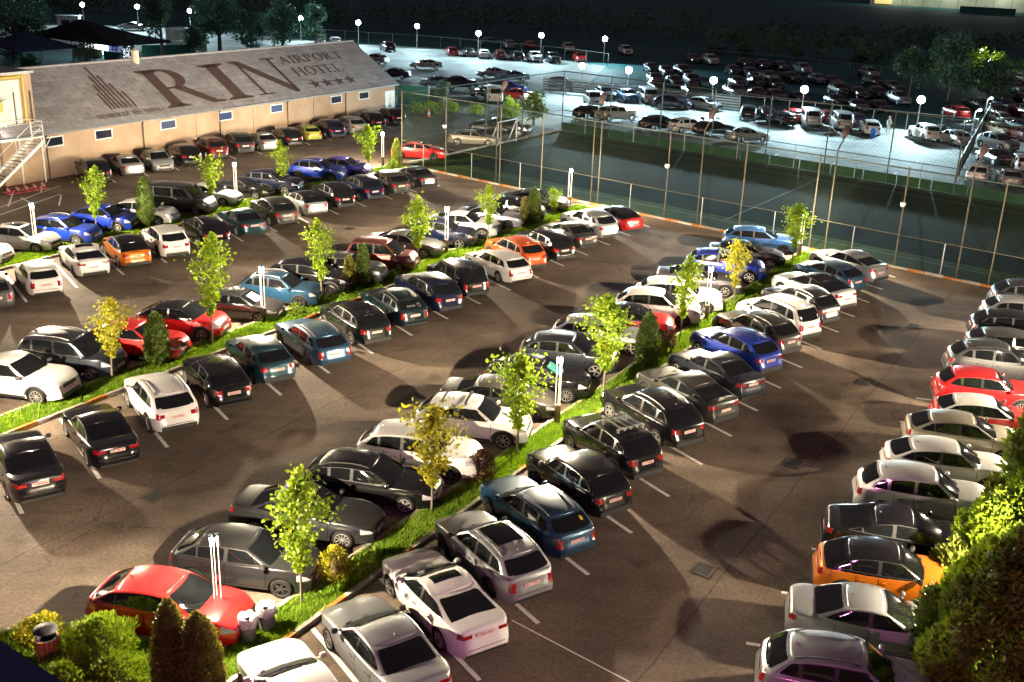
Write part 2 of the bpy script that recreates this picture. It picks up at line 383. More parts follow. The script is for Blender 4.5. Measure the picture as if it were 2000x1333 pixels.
    # lamps wrap the corners
    def wrap(front, sgn, za, zb_, sidelen, capfrac, off):
        mbw = MB(); rows_ = []
        for z_t in lin(0, 1, 4):
            z = za + (zb_ - za) * z_t; r_ = []
            for t in lin(0, 1, 6):
                x = (hl - sidelen * (1 - t)) * (1 if front else -1)
                zz = min(z, ztop(x) - .058)
                r_.append((xs(x, zz) + (off if front else -off) * t, sgn * (yside(x, zz) + off), zz))
            x = hl if front else -hl
            for k in lin(.93, capfrac, 3):
                zz = min(z, ztop(x) - .055)
                r_.append((xs(x, zz) + (off if front else -off), sgn * yside(x, zz) * k, zz))
            rows_.append(r_)
        mbw.grid(rows_); return mbw
    for sgn in (1, -1):
        tl = (tailZ - .16, tailZ + .01, .22, .62) if key in ('sedan', 'coupe3', 'coupe') else ((tailZ - .22, tailZ + .03, .16, .72) if key in ('hatch', 'cross', 'suv') else (tailZ - .32, tailZ + .08, .12, .82))
        out.append(('tail_light', wrap(False, sgn, *tl, .005).mesh(key + '_tl', True, 60), 'tail', None))
        out.append(('headlight', wrap(True, sgn, noseZ - .10, noseZ + .10, .36, .70, .005).mesh(key + '_hl', True, 60), 'head', None))
    def cap(front, y0, z0, z1, off):
        x = hl if front else -hl; s_ = 1 if front else -1; mbc = MB()
        mbc.grid([[(xs(x, z) + s_ * off, y0 * k, z) for k in (-1, -.5, 0, .5, 1)] for z in lin(z0, z1, 3)]); return mbc
    out.append(('grille', cap(True, .42, noseZ - .17, noseZ - .03, .006).mesh(key + '_gr'), 'trim', None))
    out.append(('front_intake', cap(True, .55, sill + .06, sill + .20, .006).mesh(key + '_fi'), 'trim', None))
    out.append(('rear_valance', cap(False, .66, sill + .04, sill + (.22 if key in ('suv', 'cross', 'coupe', 'mpv') else .13), .006).mesh(key + '_rv'), 'trim', None))
    pm = MB(); pm.box((0, 0, 0), (.012, .52, .115)); pme = pm.mesh('plate')
    zp = tailZ - .12 if key in ('sedan', 'coupe3', 'coupe') else tailZ - .20
    if key == 'coupe': zp = tailZ - .30
    out.append(('licence_plate', pme, 'plate', None, (xs(-hl, zp) - .016, 0, zp)))
    out.append(('licence_plate', pme, 'plate', None, (xs(hl, noseZ - .23) + .016, 0, noseZ - .23)))
    bs = MB(); bs.box((xs(-hl, sill + .24) - .006, 0, sill + .27), (.02, W_ * .62, .018)); 
    out.append(('bumper_strip', bs.mesh(key + '_bs'), 'SURR', None))
    an = MB(); ax_ = xrr + .22; za = P(-.8, 0, 1)[2] + .035
    an.add([(ax_ - .08, -.03, za), (ax_ + .10, 0, za), (ax_ - .08, .03, za), (ax_ - .09, 0, za + .075)], [(0, 1, 3), (1, 2, 3), (2, 0, 3)])
    out.append(('antenna', an.mesh(key + '_ant'), 'ROOF', None))
    if key in ('suv', 'cross', 'coupe'):
        for a in (ax1, ax2):
            for sgn in (1, -1):
                cm = MB(); rws = []
                for t in lin(rad(8), rad(172), 15):
                    r_ = []
                    for q in (R - .012, R + .06):
                        x = a + math.cos(t) * q; z = rw + math.sin(t) * q
                        r_.append((x, sgn * (yside(x, min(z, ztop(x) - .03)) + .009), z))
                    rws.append(r_)
                cm.grid(rws); out.append(('wheel_arch_trim', cm.mesh(key + '_wat'), 'TRIMARCH', None))
        for sgn in (1, -1):
            sm = MB(); sm.grid([[(x, sgn * (yside(x, z) + .006), z) for x in lin(ax2 + R + .05, ax1 - R - .05, 6)] for z in (sill + .005, sill + .10)])
            out.append(('sill_trim', sm.mesh(key + '_sill'), 'trim', None))
    wm = MB()
    for s_ in (-.35, .28):
        p = Vector(fws(s_, .02)); q = Vector(fws(s_ + .42, .10)); wm.tube(p + Vector((.02, 0, .03)), q + Vector((.02, 0, .02)), .012, 4)
    out.append(('wiper', wm.mesh(key + '_wip'), 'trim', None))
    # roof extras
    ex = {}
    def zroof_c(x): return P(max(-1, min(1, (x - (xrf + xrr) / 2) / ((xrf - xrr) / 2))), 0, 1)[2]
    rm = []
    for sgn in (1, -1):
        r_ = MB(); pts = []
        for t in lin(0, 1, 7):
            a = -.86 + 1.72 * t; p = P(a, sgn * interp(SIDEC, a), 1); pts.append((p[0], p[1] * .93, p[2] + (.065 if .05 < t < .95 else .012)))
        r_.path(pts, .020, 5); rm.append(('roof_rail', r_.mesh(key + '_rail', True, 60), 'RAIL', None))
    ex['rails'] = rm
    sm = MB(); g = []
    xa, xb = xrr + (xrf - xrr) * .30, xrf - .12
    if key in ('sedan', 'coupe3'): xa = xrr + (xrf - xrr) * .42
    for x in lin(xa, xb, 5):
        a = (x - (xrf + xrr) / 2) / ((xrf - xrr) / 2); p = P(a, interp(SIDEC, a), 1)
        g.append([(x, p[1] * k, p[2] + .055 * (1 - abs(k) ** 2.2) + .005) for k in (-.72, -.5, 0, .5, .72)])
    sm.grid(g); ex['sunroof'] = [('sunroof', sm.mesh(key + '_sun', True, 60), 'glass', None)]
    mid = (xrf + xrr) / 2; zc = P(0, 0, 1)[2] + .04
    bars = []
    for dx in (-.45, .45):
        bm_ = MB(); bm_.box((mid + dx, 0, zc + .10), (.09, wrf * 1.8, .03))
        for sgn in (1, -1): bm_.box((mid + dx, sgn * wrf * .84, zc + .04), (.10, .06, .12))
        bars.append(('roof_bar', bm_.mesh(key + '_bar'), 'RAIL', None))
    ex['bars'] = bars
    rk = MB()
    for yy in (-.42, -.14, .14, .42):
        rk.box((mid, yy, zc + .14), (1.35, .05, .035)); rk.tube((mid - .3, yy, zc + .15), (mid + .25, yy + .16, zc + .34), .018, 5); rk.box((mid + .62, yy, zc + .17), (.16, .11, .05)); rk.box((mid - .6, yy, zc + .17), (.16, .11, .05))
    ex['rack'] = bars + [('bicycle_rack', rk.mesh(key + '_rack'), 'rim', None)]
    ex['shade'] = [('sunshade', pane(fws, lin(-.62, .35, 7), lin(.12, .80, 5), .010).mesh(key + '_shade', True, 60), 'shade', None)]
    ex['paleshade'] = [('sunshade', pane(fws, lin(-.45, .55, 7), lin(.15, .80, 5), .010).mesh(key + '_shade2', True, 60), 'head', None)]
    dec = MB()
    for k in range(12):
        a0_, a1_ = k * .5236, (k + 1) * .5236
        if k in (8, 9): continue
        q4 = [Vector(frw(-.42 + r_ * math.cos(a_), .42 + r_ * 1.9 * math.sin(a_))) + Vector((-.012, 0, .006)) for a_, r_ in ((a0_, .115), (a1_, .115), (a1_, .075), (a0_, .075))]; dec.add(q4, [(0, 1, 2, 3)])
    for u_ in (-.16, -.04, .08, .20, .32):
        q4 = [Vector(frw(a_, b_)) + Vector((-.012, 0, .006)) for a_, b_ in ((u_, .34), (u_ + .08, .34), (u_ + .08, .50), (u_, .50))]; dec.add(q4, [(0, 1, 2, 3)])
    ex['decal'] = [('window_lettering', dec.mesh(key + '_decal'), 'rim', None)]
    stk = MB(); c0_ = [Vector(frw(-.55 + .075 * math.cos(i * .524), .62 + .13 * math.sin(i * .524))) + Vector((-.012, 0, .006)) for i in range(12)]; stk.add(c0_, [tuple(range(12))])
    ex['sticker'] = [('round_sticker', stk.mesh(key + '_stk'), 'sticker', None)]
    sp = []
    for sgn in (1, -1):
        for xa, xb in ((.25, .95), (-.75, -.15), (-1.75, -1.25)):
            m_ = MB(); m_.grid([[(x, sgn * (yside(x, z) + .008), z) for x in lin(xa, xb, 4)] for z in (.66, .80)]); sp.append(('side_marking', m_.mesh(key + '_mark'), 'marking', None))
    ex['stripe'] = sp
    bx = MB(); pr = [(-.85, .0), (-.9, .12), (-.8, .26), (0, .31), (.7, .27), (.95, .14), (.9, .02)]
    bx.grid([[(mid + px, yy, zc + .12 + pz) for px, pz in pr] for yy in (-.36, -.32, 0, .32, .36)]); 
    ex['box'] = bars + [('roof_box', bx.mesh(key + '_box', True, 40), 'trim', None)]
    return out, ex
def wheel_meshes():
    t = MB(); t.lathe([(.68, -.085), (.80, -.105), (.95, -.10), (1.0, -.07), (1.0, .07), (.95, .10), (.80, .105), (.68, .085), (.68, -.085)], 24, (0, 0, 0), 'y')
    t.v = [(x, y, z) for x, y, z in t.v]
    rims = []
    for ns, tw, wd_ in ((5, 0, .17), (10, 0, .075), (7, .0, .10), (5, .22, .085)):
        r = MB(); r.lathe([(.71, .03), (.71, .098), (.655, .10), (.64, .06)], 24, (0, 0, 0), 'y')
        r.lathe([(.001, .085), (.13, .085), (.15, .06)], 10, (0, 0, 0), 'y')
        for k in range(ns):
            a0 = 2 * math.pi * k / ns
            for da in ((tw, -tw) if tw else (0,)):
                a = a0 + da
                c_, s_ = math.cos(a), math.sin(a); c2, s2 = math.cos(a0 + da * .4), math.sin(a0 + da * .4)
                p0 = (c2 * .10, s2 * .10); p1 = (c_ * .66, s_ * .66); nx, ny = -s_ * wd_ / 2, c_ * wd_ / 2
                vs = [(p0[0] + nx * .8, .088, p0[1] + ny * .8), (p1[0] + nx, .078, p1[1] + ny), (p1[0] - nx, .078, p1[1] - ny), (p0[0] - nx * .8, .088, p0[1] - ny * .8)]
                vs += [(x, .045, z) for x, y, z in vs]
                r.add(vs, [(0, 1, 2, 3), (4, 7, 6, 5), (0, 4, 5, 1), (2, 6, 7, 3)])
        rims.append(r.mesh('rim%d' % ns, True, 30))
    d = MB(); d.lathe([(.001, .02), (.68, .02), (.68, .04)], 20, (0, 0, 0), 'y')
    return t.mesh('tyre', True, 40), rims, d.mesh('brake_disc')
TYRE, RIMS, DISC = wheel_meshes()
CARS = {k: car_meshes(k) for k in TYPES}
WW = {}
FARSKIP = {'underbody', 'door_gap', 'door', 'window_surround', 'front_intake', 'bumper_strip', 'antenna', 'wheel_arch_trim', 'sill_trim', 'wiper', 'rear_valance'}
CATN = {'sedan': 'saloon_car', 'coupe3': 'saloon_car', 'hatch': 'hatchback_car', 'cross': 'crossover_car', 'suv': 'suv_car', 'coupe': 'suv_car', 'wagon': 'estate_car', 'mpv': 'people_carrier', 'van': 'van'}
crng = random.Random(5)
def place_car(spec, near=True):
    key, x, y, hd, colr, opts, grp, lab = spec
    parts, ex = CARS[key]; T = TYPES[key]
    root = thing(CATN[key], lab, 'van' if key == 'van' else 'car', (x + .30 * math.cos(rad(hd)), y + .30 * math.sin(rad(hd)), GZ) if near else (x, y, GZ), rad(hd), grp)
    s_ = crng.uniform(.91, .955); root.scale = (s_ * crng.uniform(.96, 1.045), s_ * crng.uniform(.985, 1.015), s_ * crng.uniform(.94, 1.02))
    bodym = PAINT[colr]; roofm = bodym
    if 'blackroof' in opts: roofm = PAINT['black']
    if 'whiteroof' in opts: roofm = PAINT['white']
    chrome = 'chrome' in opts or crng.random() < .18
    mm = {'BODY': bodym, 'ROOF': roofm, 'SURR': M['chrome'] if chrome else M['trim'], 'HANDLE': M['chrome'] if chrome else bodym, 'MIRROR': M['trim'] if ('blackroof' in opts or crng.random() < .25) else bodym,
          'TRIMARCH': M['trim'] if crng.random() < .7 else bodym, 'RAIL': M['trim'] if crng.random() < .5 else M['rim']}
    plist = list(parts)
    for o_ in opts.split(','):
        if o_ in ex: plist += ex[o_]
    for p in plist:
        if not near and p[0] in FARSKIP: continue
        o = link(p[0], p[1], mm.get(p[2]) or M[p[2]], root, p[4] if len(p) > 4 else None, objmat=True)
        if near and p[3]:
            for q in p[3]: link(q[0], q[1], mm.get(q[2]) or M[q[2]], o, objmat=True)
    rw, W_ = T[3], T[1]; rim = RIMS[crng.randrange(4)]; rmt = M['rimdark'] if crng.random() < .22 else M['rim']
    for ax in (T[4], T[5]):
        for sgn in (1, -1):
            w = link('wheel', TYRE, M['rubber'], root, (ax, sgn * (W_ / 2 - .125), rw), objmat=True)
            w.scale = (rw, 1.05, rw)
            if sgn < 0: w.rotation_euler = (0, 0, math.pi)
            r = link('rim', rim, rmt, w, objmat=True)
            if near:
                r.rotation_euler = (0, crng.uniform(0, 6.28), 0)
                link('brake_disc', DISC, M['gap'], w, objmat=True)
    return root
MAIN = [
    ('suv', -29.48, 74.63, 123.9, 'black', '', 'cars parked nose-in along the tiled building', 'black SUV nearest the metal staircase, its shadow arching on the building wall'),
    ('sedan', -28.18, 77.48, 124.6, 'silver', '', 'cars parked nose-in along the tiled building', 'silver saloon second from the staircase along the tiled building'),
    ('hatch', -26.77, 79.56, 304.2, 'silver', '', 'cars parked nose-in along the tiled building', 'pale silver hatchback parked nose out against the tiled building'),
    ('suv', -25.32, 81.88, 124.7, 'black', '', 'cars parked nose-in along the tiled building', 'black SUV just right of the nose-out silver hatchback at the building'),
    ('suv', -23.94, 84.46, 124.8, 'darkred', '', 'cars parked nose-in along the tiled building', 'maroon SUV beside the building wall below a blue window'),
    ('suv', -22.49, 86.86, 123.5, 'darkgrey', '', 'cars parked nose-in along the tiled building', 'dark grey SUV right of the maroon one at the building'),
    ('sedan', -20.89, 88.67, 123.3, 'silver', '', 'cars parked nose-in along the tiled building', 'light silver saloon in the middle of the row along the building'),
    ('suv', -19.49, 91.02, 125.3, 'black', '', 'cars parked nose-in along the tiled building', 'black SUV between the light saloon and the lime hatchback at the building'),
    ('hatch', -18.31, 93.88, 123.9, 'lime', '', 'cars parked nose-in along the tiled building', 'lime green hatchback, the only green car along the building'),
    ('suv', -16.71, 95.7, 123.9, 'darkblue', '', 'cars parked nose-in along the tiled building', 'very dark blue SUV right of the lime green hatchback'),
    ('suv', -15.24, 98.19, 125.7, 'silver', '', 'cars parked nose-in along the tiled building', 'silver SUV third from the far end of the building row'),
    ('suv', -13.81, 101.15, 124.4, 'black', '', 'cars parked nose-in along the tiled building', 'black SUV second from the far end of the building row'),
    ('suv', -12.37, 104.39, 125.3, 'black', '', 'cars parked nose-in along the tiled building', 'black SUV at the far end of the building beside the white door'),
    ('hatch', -28.44, 54.35, -10.1, 'white', '', 'cars facing the first grass strip from the building side', 'white car at the left edge showing only its bonnet, beside the lamp post'),
    ('hatch', -27.05, 56.95, -9.7, 'silver', 'sunroof', 'cars facing the first grass strip from the building side', 'pale silver hatchback with dark roof glass behind the leftmost lamp'),
    ('suv', -25.53, 58.81, -10.8, 'blue', 'rails', 'cars facing the first grass strip from the building side', 'bright blue SUV with roof rails behind the leaning yellow-green tree'),
    ('cross', -24.33, 61.88, -9.7, 'blue', '', 'cars facing the first grass strip from the building side', 'blue crossover with black bonnet left of the slim cypress'),
    ('cross', -22.7, 63.68, -9.1, 'white', '', 'cars facing the first grass strip from the building side', 'white crossover half hidden behind the slim cypress'),
    ('van', -21.42, 66.6, -9.9, 'darkgrey', '', 'cars facing the first grass strip from the building side', 'long dark grey people carrier behind the white crossover'),
    ('sedan', -20.25, 69.07, -9.4, 'silver', '', 'cars facing the first grass strip from the building side', 'silver saloon half hidden between the grey people carrier and a lamp'),
    ('sedan', -18.73, 71.41, -9.6, 'black', '', 'cars facing the first grass strip from the building side', 'dark saloon with arched roof right of the lamp below the building'),
    ('suv', -17.11, 73.22, -11.0, 'darkblue', '', 'cars facing the first grass strip from the building side', 'dark navy SUV behind the small tree in the first strip'),
    ('suv', -14.77, 77.8, -9.4, 'blue', 'rails', 'cars facing the first grass strip from the building side', 'blue SUV with dusty bonnet standing alone towards the building'),
    ('hatch', -13.17, 79.62, -9.8, 'violet', '', 'cars facing the first grass strip from the building side', 'violet blue car hidden behind a small tree, only its bonnet showing'),
    ('wagon', -24.35, 47.94, 124.0, 'grey', '', 'cars nosed into the first grass strip', 'grey car cut by the left edge with only its tail light showing'),
    ('wagon', -23.01, 50.2, 123.4, 'white', '', 'cars nosed into the first grass strip', 'white estate car nearest the leftmost lamp post'),
    ('coupe', -21.97, 53.32, 125.4, 'white', 'sunroof', 'cars nosed into the first grass strip', 'white sloping-roof SUV with large dark rear window beside the orange car'),
    ('cross', -20.44, 55.27, 124.4, 'orange', 'blackroof', 'cars nosed into the first grass strip', 'orange crossover with dark roof between two white cars'),
    ('suv', -18.98, 57.17, 125.0, 'white', '', 'cars nosed into the first grass strip', 'white SUV with dusty roof right of the orange crossover'),
    ('suv', -17.48, 59.75, 125.4, 'black', 'rails', 'cars nosed into the first grass strip', 'black SUV with roof rails right of the dusty white SUV'),
    ('sedan', -16.11, 62.47, 125.0, 'teal', '', 'cars nosed into the first grass strip', 'dark teal saloon under the lamp in the first strip'),
    ('suv', -14.76, 64.98, 125.5, 'olive', '', 'cars nosed into the first grass strip', 'dusty grey SUV with red tail lights under the small tree by the lamp'),
    ('hatch', -13.36, 67.81, 124.2, 'silver', 'blackroof', 'cars nosed into the first grass strip', 'pale hatchback with black upper tail right of the dusty grey SUV'),
    ('suv', -11.95, 69.74, 125.2, 'black', '', 'cars nosed into the first grass strip', 'black SUV with red tail lights fourth from the fence end of its row'),
    ('suv', -10.44, 72.47, 124.4, 'darkblue', '', 'cars nosed into the first grass strip', 'dark navy SUV third from the fence end of the first strip'),
    ('suv', -8.93, 74.58, 125.5, 'olive', '', 'cars nosed into the first grass strip', 'grey-green SUV second from the fence end of the first strip'),
    ('sedan', -7.32, 77.24, 125.4, 'darkgrey', '', 'cars nosed into the first grass strip', 'dark dusty saloon ending the first strip beside the fence corner'),
    ('coupe', -18.78, 37.54, -11.0, 'white', '', 'cars facing the middle grass strip from the left', 'big white SUV nosing in at the left edge above the black saloons'),
    ('mpv', -17.71, 40.03, -10.9, 'slate', 'rails', 'cars facing the middle grass strip from the left', 'slate grey van-like family car with black roof rails beside the white SUV'),
    ('cross', -15.81, 42.04, -10.7, 'red', '', 'cars facing the middle grass strip from the left', 'red crossover half hidden by the slim cypress'),
    ('cross', -14.66, 44.62, -8.9, 'red', 'blackroof', 'cars facing the middle grass strip from the left', 'red SUV with darker roof behind the tall thin tree'),
    ('hatch', -12.78, 47.22, -10.2, 'darkgrey', 'paleshade', 'cars facing the middle grass strip from the left', 'dark grey hatchback with a sunshade in the windscreen near the lamp'),
    ('suv', -11.41, 49.47, -9.7, 'steel', 'rails', 'cars facing the middle grass strip from the left', 'steel blue SUV with grey roof rails right of the lamp'),
    ('suv', -10.41, 51.65, -10.5, 'black', '', 'cars facing the middle grass strip from the left', 'black SUV with dark bonnet behind the thin tree and steel blue SUV'),
    ('cross', -8.95, 53.55, -10.0, 'grey', '', 'cars facing the middle grass strip from the left', 'dark grey crossover with dusty bonnet left of the twin cypresses'),
    ('mpv', -7.42, 56.0, -10.3, 'copper', '', 'cars facing the middle grass strip from the left', 'copper red people carrier with dusty bonnet and pale windscreen'),
    ('sedan', -6.49, 58.9, -10.4, 'grey', '', 'cars facing the middle grass strip from the left', 'grey dusty saloon behind the copper people carrier by the lamp'),
    ('suv', -4.56, 61.13, -9.8, 'darkblue', '', 'cars facing the middle grass strip from the left', 'navy blue SUV directly behind the middle lamp'),
    ('coupe', -3.46, 63.65, -9.8, 'white', '', 'cars facing the middle grass strip from the left', 'white SUV with sloping roof right of the middle lamp'),
    ('sedan', -1.95, 66.04, -9.0, 'lilac', '', 'cars facing the middle grass strip from the left', 'silver-blue saloon behind the white sloping-roof SUV'),
    ('cross', -0.54, 67.97, -9.6, 'black', '', 'cars facing the middle grass strip from the left', 'black car fourth row back, second from the fence in the middle strip'),
    ('sedan', 0.88, 70.82, -9.0, 'darkgrey', '', 'cars facing the middle grass strip from the left', 'charcoal saloon closest to the fence in the middle strip, lamp at its nose'),
    ('sedan', -15.16, 30.69, 125.4, 'black', '', 'cars nosed into the middle grass strip', 'black saloon at the left edge, nearest of the row, with domed dusty roof'),
    ('sedan', -13.67, 33.09, 125.7, 'black', '', 'cars nosed into the middle grass strip', 'black saloon with red tail lights left of the white SUV'),
    ('suv', -12.47, 35.79, 124.9, 'white', 'rails', 'cars nosed into the middle grass strip', 'white SUV with ribbed violet-tinted roof and dark rear bumper'),
    ('hatch', -11.08, 38.12, 123.7, 'black', '', 'cars nosed into the middle grass strip', 'black round-backed hatchback right of the white ribbed-roof SUV'),
    ('cross', -9.96, 40.44, 125.4, 'teal', '', 'cars nosed into the middle grass strip', 'teal blue crossover with lamp glare on its roof'),
    ('wagon', -8.3, 42.82, 125.6, 'steel', 'rails', 'cars nosed into the middle grass strip', 'steel blue estate with silver roof rails right of the teal crossover'),
    ('suv', -6.84, 45.25, 125.5, 'darkgreen', 'sunroof', 'cars nosed into the middle grass strip', 'dark green-black SUV with large roof glass right of the blue estate'),
    ('wagon', -5.42, 47.78, 124.7, 'darkteal', 'rails,decal', 'cars nosed into the middle grass strip', 'dark teal estate with writing on its rear window'),
    ('suv', -4.0, 49.93, 125.0, 'darkblue', '', 'cars nosed into the middle grass strip', 'very dark blue SUV with chrome rear bumper line in the middle row'),
    ('mpv', -2.75, 52.43, 123.8, 'black', '', 'cars nosed into the middle grass strip', 'black tall-backed car left of the white estate'),
    ('wagon', -0.76, 55.24, 125.3, 'white', '', 'cars nosed into the middle grass strip', 'white estate between the black tall car and the orange SUV'),
    ('suv', 0.14, 57.47, 124.7, 'orange2', 'rails', 'cars nosed into the middle grass strip', 'orange-red SUV with roof rails in the middle row'),
    ('suv', 1.8, 59.53, 124.0, 'black', '', 'cars nosed into the middle grass strip', 'black SUV right of the orange-red one'),
    ('sedan', 3.26, 62.37, 123.5, 'olive', '', 'cars nosed into the middle grass strip', 'dusty brown-grey saloon third from the fence in the middle row'),
    ('suv', 4.59, 64.54, 125.3, 'silver', '', 'cars nosed into the middle grass strip', 'silver-grey SUV beside the red hatchback near the fence'),
    ('hatch', 6.36, 66.82, 125.7, 'red', 'blackroof', 'cars nosed into the middle grass strip', 'red hatchback at the fence end casting a long oval shadow'),
    ('hatch', -8.62, 23.36, -11.0, 'red', '', 'cars facing the nearest grass strip from the left', 'bright red hatchback behind the lamp and twin conifers in the foreground'),
    ('hatch', -7.29, 25.72, -9.3, 'darkgrey', '', 'cars facing the nearest grass strip from the left', 'dark grey hatchback beside the bright red one'),
    ('sedan', -6.15, 28.38, -10.2, 'darkgrey', '', 'cars facing the nearest grass strip from the left', 'charcoal saloon with multi-spoke wheels behind the nearest small tree'),
    ('wagon', -4.52, 30.57, -10.8, 'black', 'rails', 'cars facing the nearest grass strip from the left', 'black estate with chrome window line behind the second small tree'),
    ('suv', -3.24, 32.58, -10.5, 'white', '', 'cars facing the nearest grass strip from the left', 'white SUV tinted pink with leaf shadows on its bonnet'),
    ('suv', -1.6, 35.3, -9.4, 'white', 'bars', 'cars facing the nearest grass strip from the left', 'white SUV carrying two roof bars behind the third small tree'),
    ('sedan', -0.7, 37.66, -9.1, 'olive', '', 'cars facing the nearest grass strip from the left', 'olive grey saloon behind the white SUV with roof bars'),
    ('cross', 0.75, 39.57, -11.1, 'black', 'shade', 'cars facing the nearest grass strip from the left', 'black crossover with a turquoise sunshade next to the lamp'),
    ('suv', 2.03, 42.25, -9.7, 'slate', '', 'cars facing the nearest grass strip from the left', 'slate blue SUV behind the brightest bushy tree'),
    ('wagon', 3.66, 45.0, -11.1, 'lilac', '', 'cars facing the nearest grass strip from the left', 'pale lilac estate mostly hidden between tree and slate SUV'),
    ('cross', 5.17, 46.86, -9.5, 'red', 'blackroof', 'cars facing the nearest grass strip from the left', 'red crossover with black roof behind the dark cypress'),
    ('suv', 6.48, 48.85, -10.4, 'white', '', 'cars facing the nearest grass strip from the left', 'white SUV behind the tall thin tree near the red crossover'),
    ('suv', 7.73, 50.88, -9.1, 'white', '', 'cars facing the nearest grass strip from the left', 'white SUV with grey roof edge directly behind the lamp'),
    ('sedan', 9.2, 53.88, -8.8, 'grey', '', 'cars facing the nearest grass strip from the left', 'grey saloon showing only its curved roof above the white SUVs'),
    ('suv', 10.99, 56.58, -10.0, 'blue', '', 'cars facing the nearest grass strip from the left', 'vivid blue SUV behind the yellowish small tree'),
    ('sedan', 12.74, 59.59, -8.8, 'darkgrey', '', 'cars facing the nearest grass strip from the left', 'dark grey saloon behind the vivid blue SUV'),
    ('wagon', 14.18, 62.72, -10.5, 'blue2', '', 'cars facing the nearest grass strip from the left', 'mid blue estate closest to the fence above the vivid blue SUV'),
    ('sedan', -4.29, 19.73, 123.5, 'white', '', 'cars nosed into the nearest grass strip', 'white saloon bleached by lamp light at the bottom edge'),
    ('sedan', -2.65, 21.71, 124.7, 'silver', '', 'cars nosed into the nearest grass strip', 'silver saloon nearest the bottom, between two white cars'),
    ('coupe3', -1.42, 24.05, 123.4, 'white', 'sunroof', 'cars nosed into the nearest grass strip', 'white fastback with black roof glass and violet-tinted tail'),
    ('wagon', -0.21, 26.32, 123.8, 'silver', 'sunroof,rails', 'cars nosed into the nearest grass strip', 'silver estate with dark sunroof and red tail lights'),
    ('wagon', 1.04, 28.71, 124.3, 'steel', 'rails,sticker', 'cars nosed into the nearest grass strip', 'old steel blue estate with round sticker in the rear window'),
    ('suv', 2.41, 30.92, 124.8, 'black', 'chrome', 'cars nosed into the nearest grass strip', 'large black SUV with chrome window line right of the old blue estate'),
    ('suv', 3.67, 33.48, 123.7, 'black', 'rack', 'cars nosed into the nearest grass strip', 'black SUV carrying bicycle racks on its roof'),
    ('suv', 5.33, 36.17, 123.4, 'black', 'chrome,rails', 'cars nosed into the nearest grass strip', 'glossy black SUV with pale five-spoke wheels'),
    ('coupe', 6.92, 38.44, 125.4, 'olive', '', 'cars nosed into the nearest grass strip', 'brown-grey sloping-roof SUV beside the glossy black one'),
    ('sedan', 8.44, 40.81, 124.1, 'slate', '', 'cars nosed into the nearest grass strip', 'slate blue saloon with silver tail between brown SUV and blue SUV'),
    ('suv', 9.71, 43.42, 125.6, 'blue', '', 'cars nosed into the nearest grass strip', 'royal blue SUV in the nearest row, seen from behind'),
    ('suv', 11.08, 45.79, 125.5, 'olive', 'rails', 'cars nosed into the nearest grass strip', 'dark olive SUV between the royal blue SUV and the white people carrier'),
    ('mpv', 12.55, 48.1, 124.2, 'white', 'rails', 'cars nosed into the nearest grass strip', 'white people carrier with red tail lights and roof rails'),
    ('suv', 14.08, 50.21, 124.4, 'darkgrey', 'rails', 'cars nosed into the nearest grass strip', 'dark boxy SUV with a pale tail behind the white people carrier'),
    ('coupe', 15.36, 52.7, 124.5, 'white', 'blackroof', 'cars nosed into the nearest grass strip', 'white sloping-roof SUV fourth from the fence with dark roof'),
    ('hatch', 16.93, 55.57, 124.8, 'steel', '', 'cars nosed into the nearest grass strip', 'blue hatchback squeezed between the white and the silver fastback'),
    ('coupe', 18.55, 57.77, 124.7, 'silver', '', 'cars nosed into the nearest grass strip', 'silver fastback ending the nearest row, throwing a long oval shadow at the fence'),
    ('suv', 7.86, 21.31, -12.9, 'silver', 'rails', 'cars on the right edge of the lot', 'silver SUV with black rails glowing pink at the bottom right edge'),
    ('sedan', 9.25, 23.91, -12.7, 'silver', '', 'cars on the right edge of the lot', 'silver saloon on the right edge with long dark rear window'),
    ('cross', 10.24, 26.09, -11.9, 'orange', 'blackroof', 'cars on the right edge of the lot', 'orange crossover with black roof beside the big conifer'),
    ('coupe', 11.38, 28.18, -13.0, 'black', '', 'cars on the right edge of the lot', 'black sloping-roof car between the orange crossover and the white SUV on the right'),
    ('suv', 12.87, 30.8, -13.2, 'white', '', 'cars on the right edge of the lot', 'white SUV with violet-tinted flank on the right'),
    ('cross', 14.45, 33.14, -12.5, 'white', '', 'cars on the right edge of the lot', 'white crossover with sharp window line above the violet-tinted white SUV'),
    ('hatch', 15.93, 35.54, -13.6, 'champagne', '', 'cars on the right edge of the lot', 'pale olive silver hatchback above the two white cars on the right'),
    ('hatch', 17.5, 37.54, -13.5, 'red', 'whiteroof', 'cars on the right edge of the lot', 'red hatchback with white roof on the right edge'),
    ('suv', 18.5, 39.96, -11.9, 'red', '', 'cars on the right edge of the lot', 'red SUV with dusty pink roof on the right edge'),
    ('suv', 20.24, 43.02, -12.9, 'grey', 'rails', 'cars on the right edge of the lot', 'grey boxy SUV above the red SUV on the right edge'),
    ('wagon', 22.16, 45.39, -12.9, 'grey', '', 'cars on the right edge of the lot', 'grey estate cut by the right edge behind the boxy grey SUV'),
    ('suv', 22.98, 47.67, -14.2, 'black', '', 'cars on the right edge of the lot', 'black SUV on the right edge beneath the fence corner'),
    ('wagon', 24.71, 50.34, -13.2, 'silver', '', 'cars on the right edge of the lot', 'pale silver estate cut by the right edge near the fence'),
    ('suv', 25.96, 52.36, -12.8, 'slate', '', 'cars on the right edge of the lot', 'slate blue car last on the right edge closest to the fence'),
]
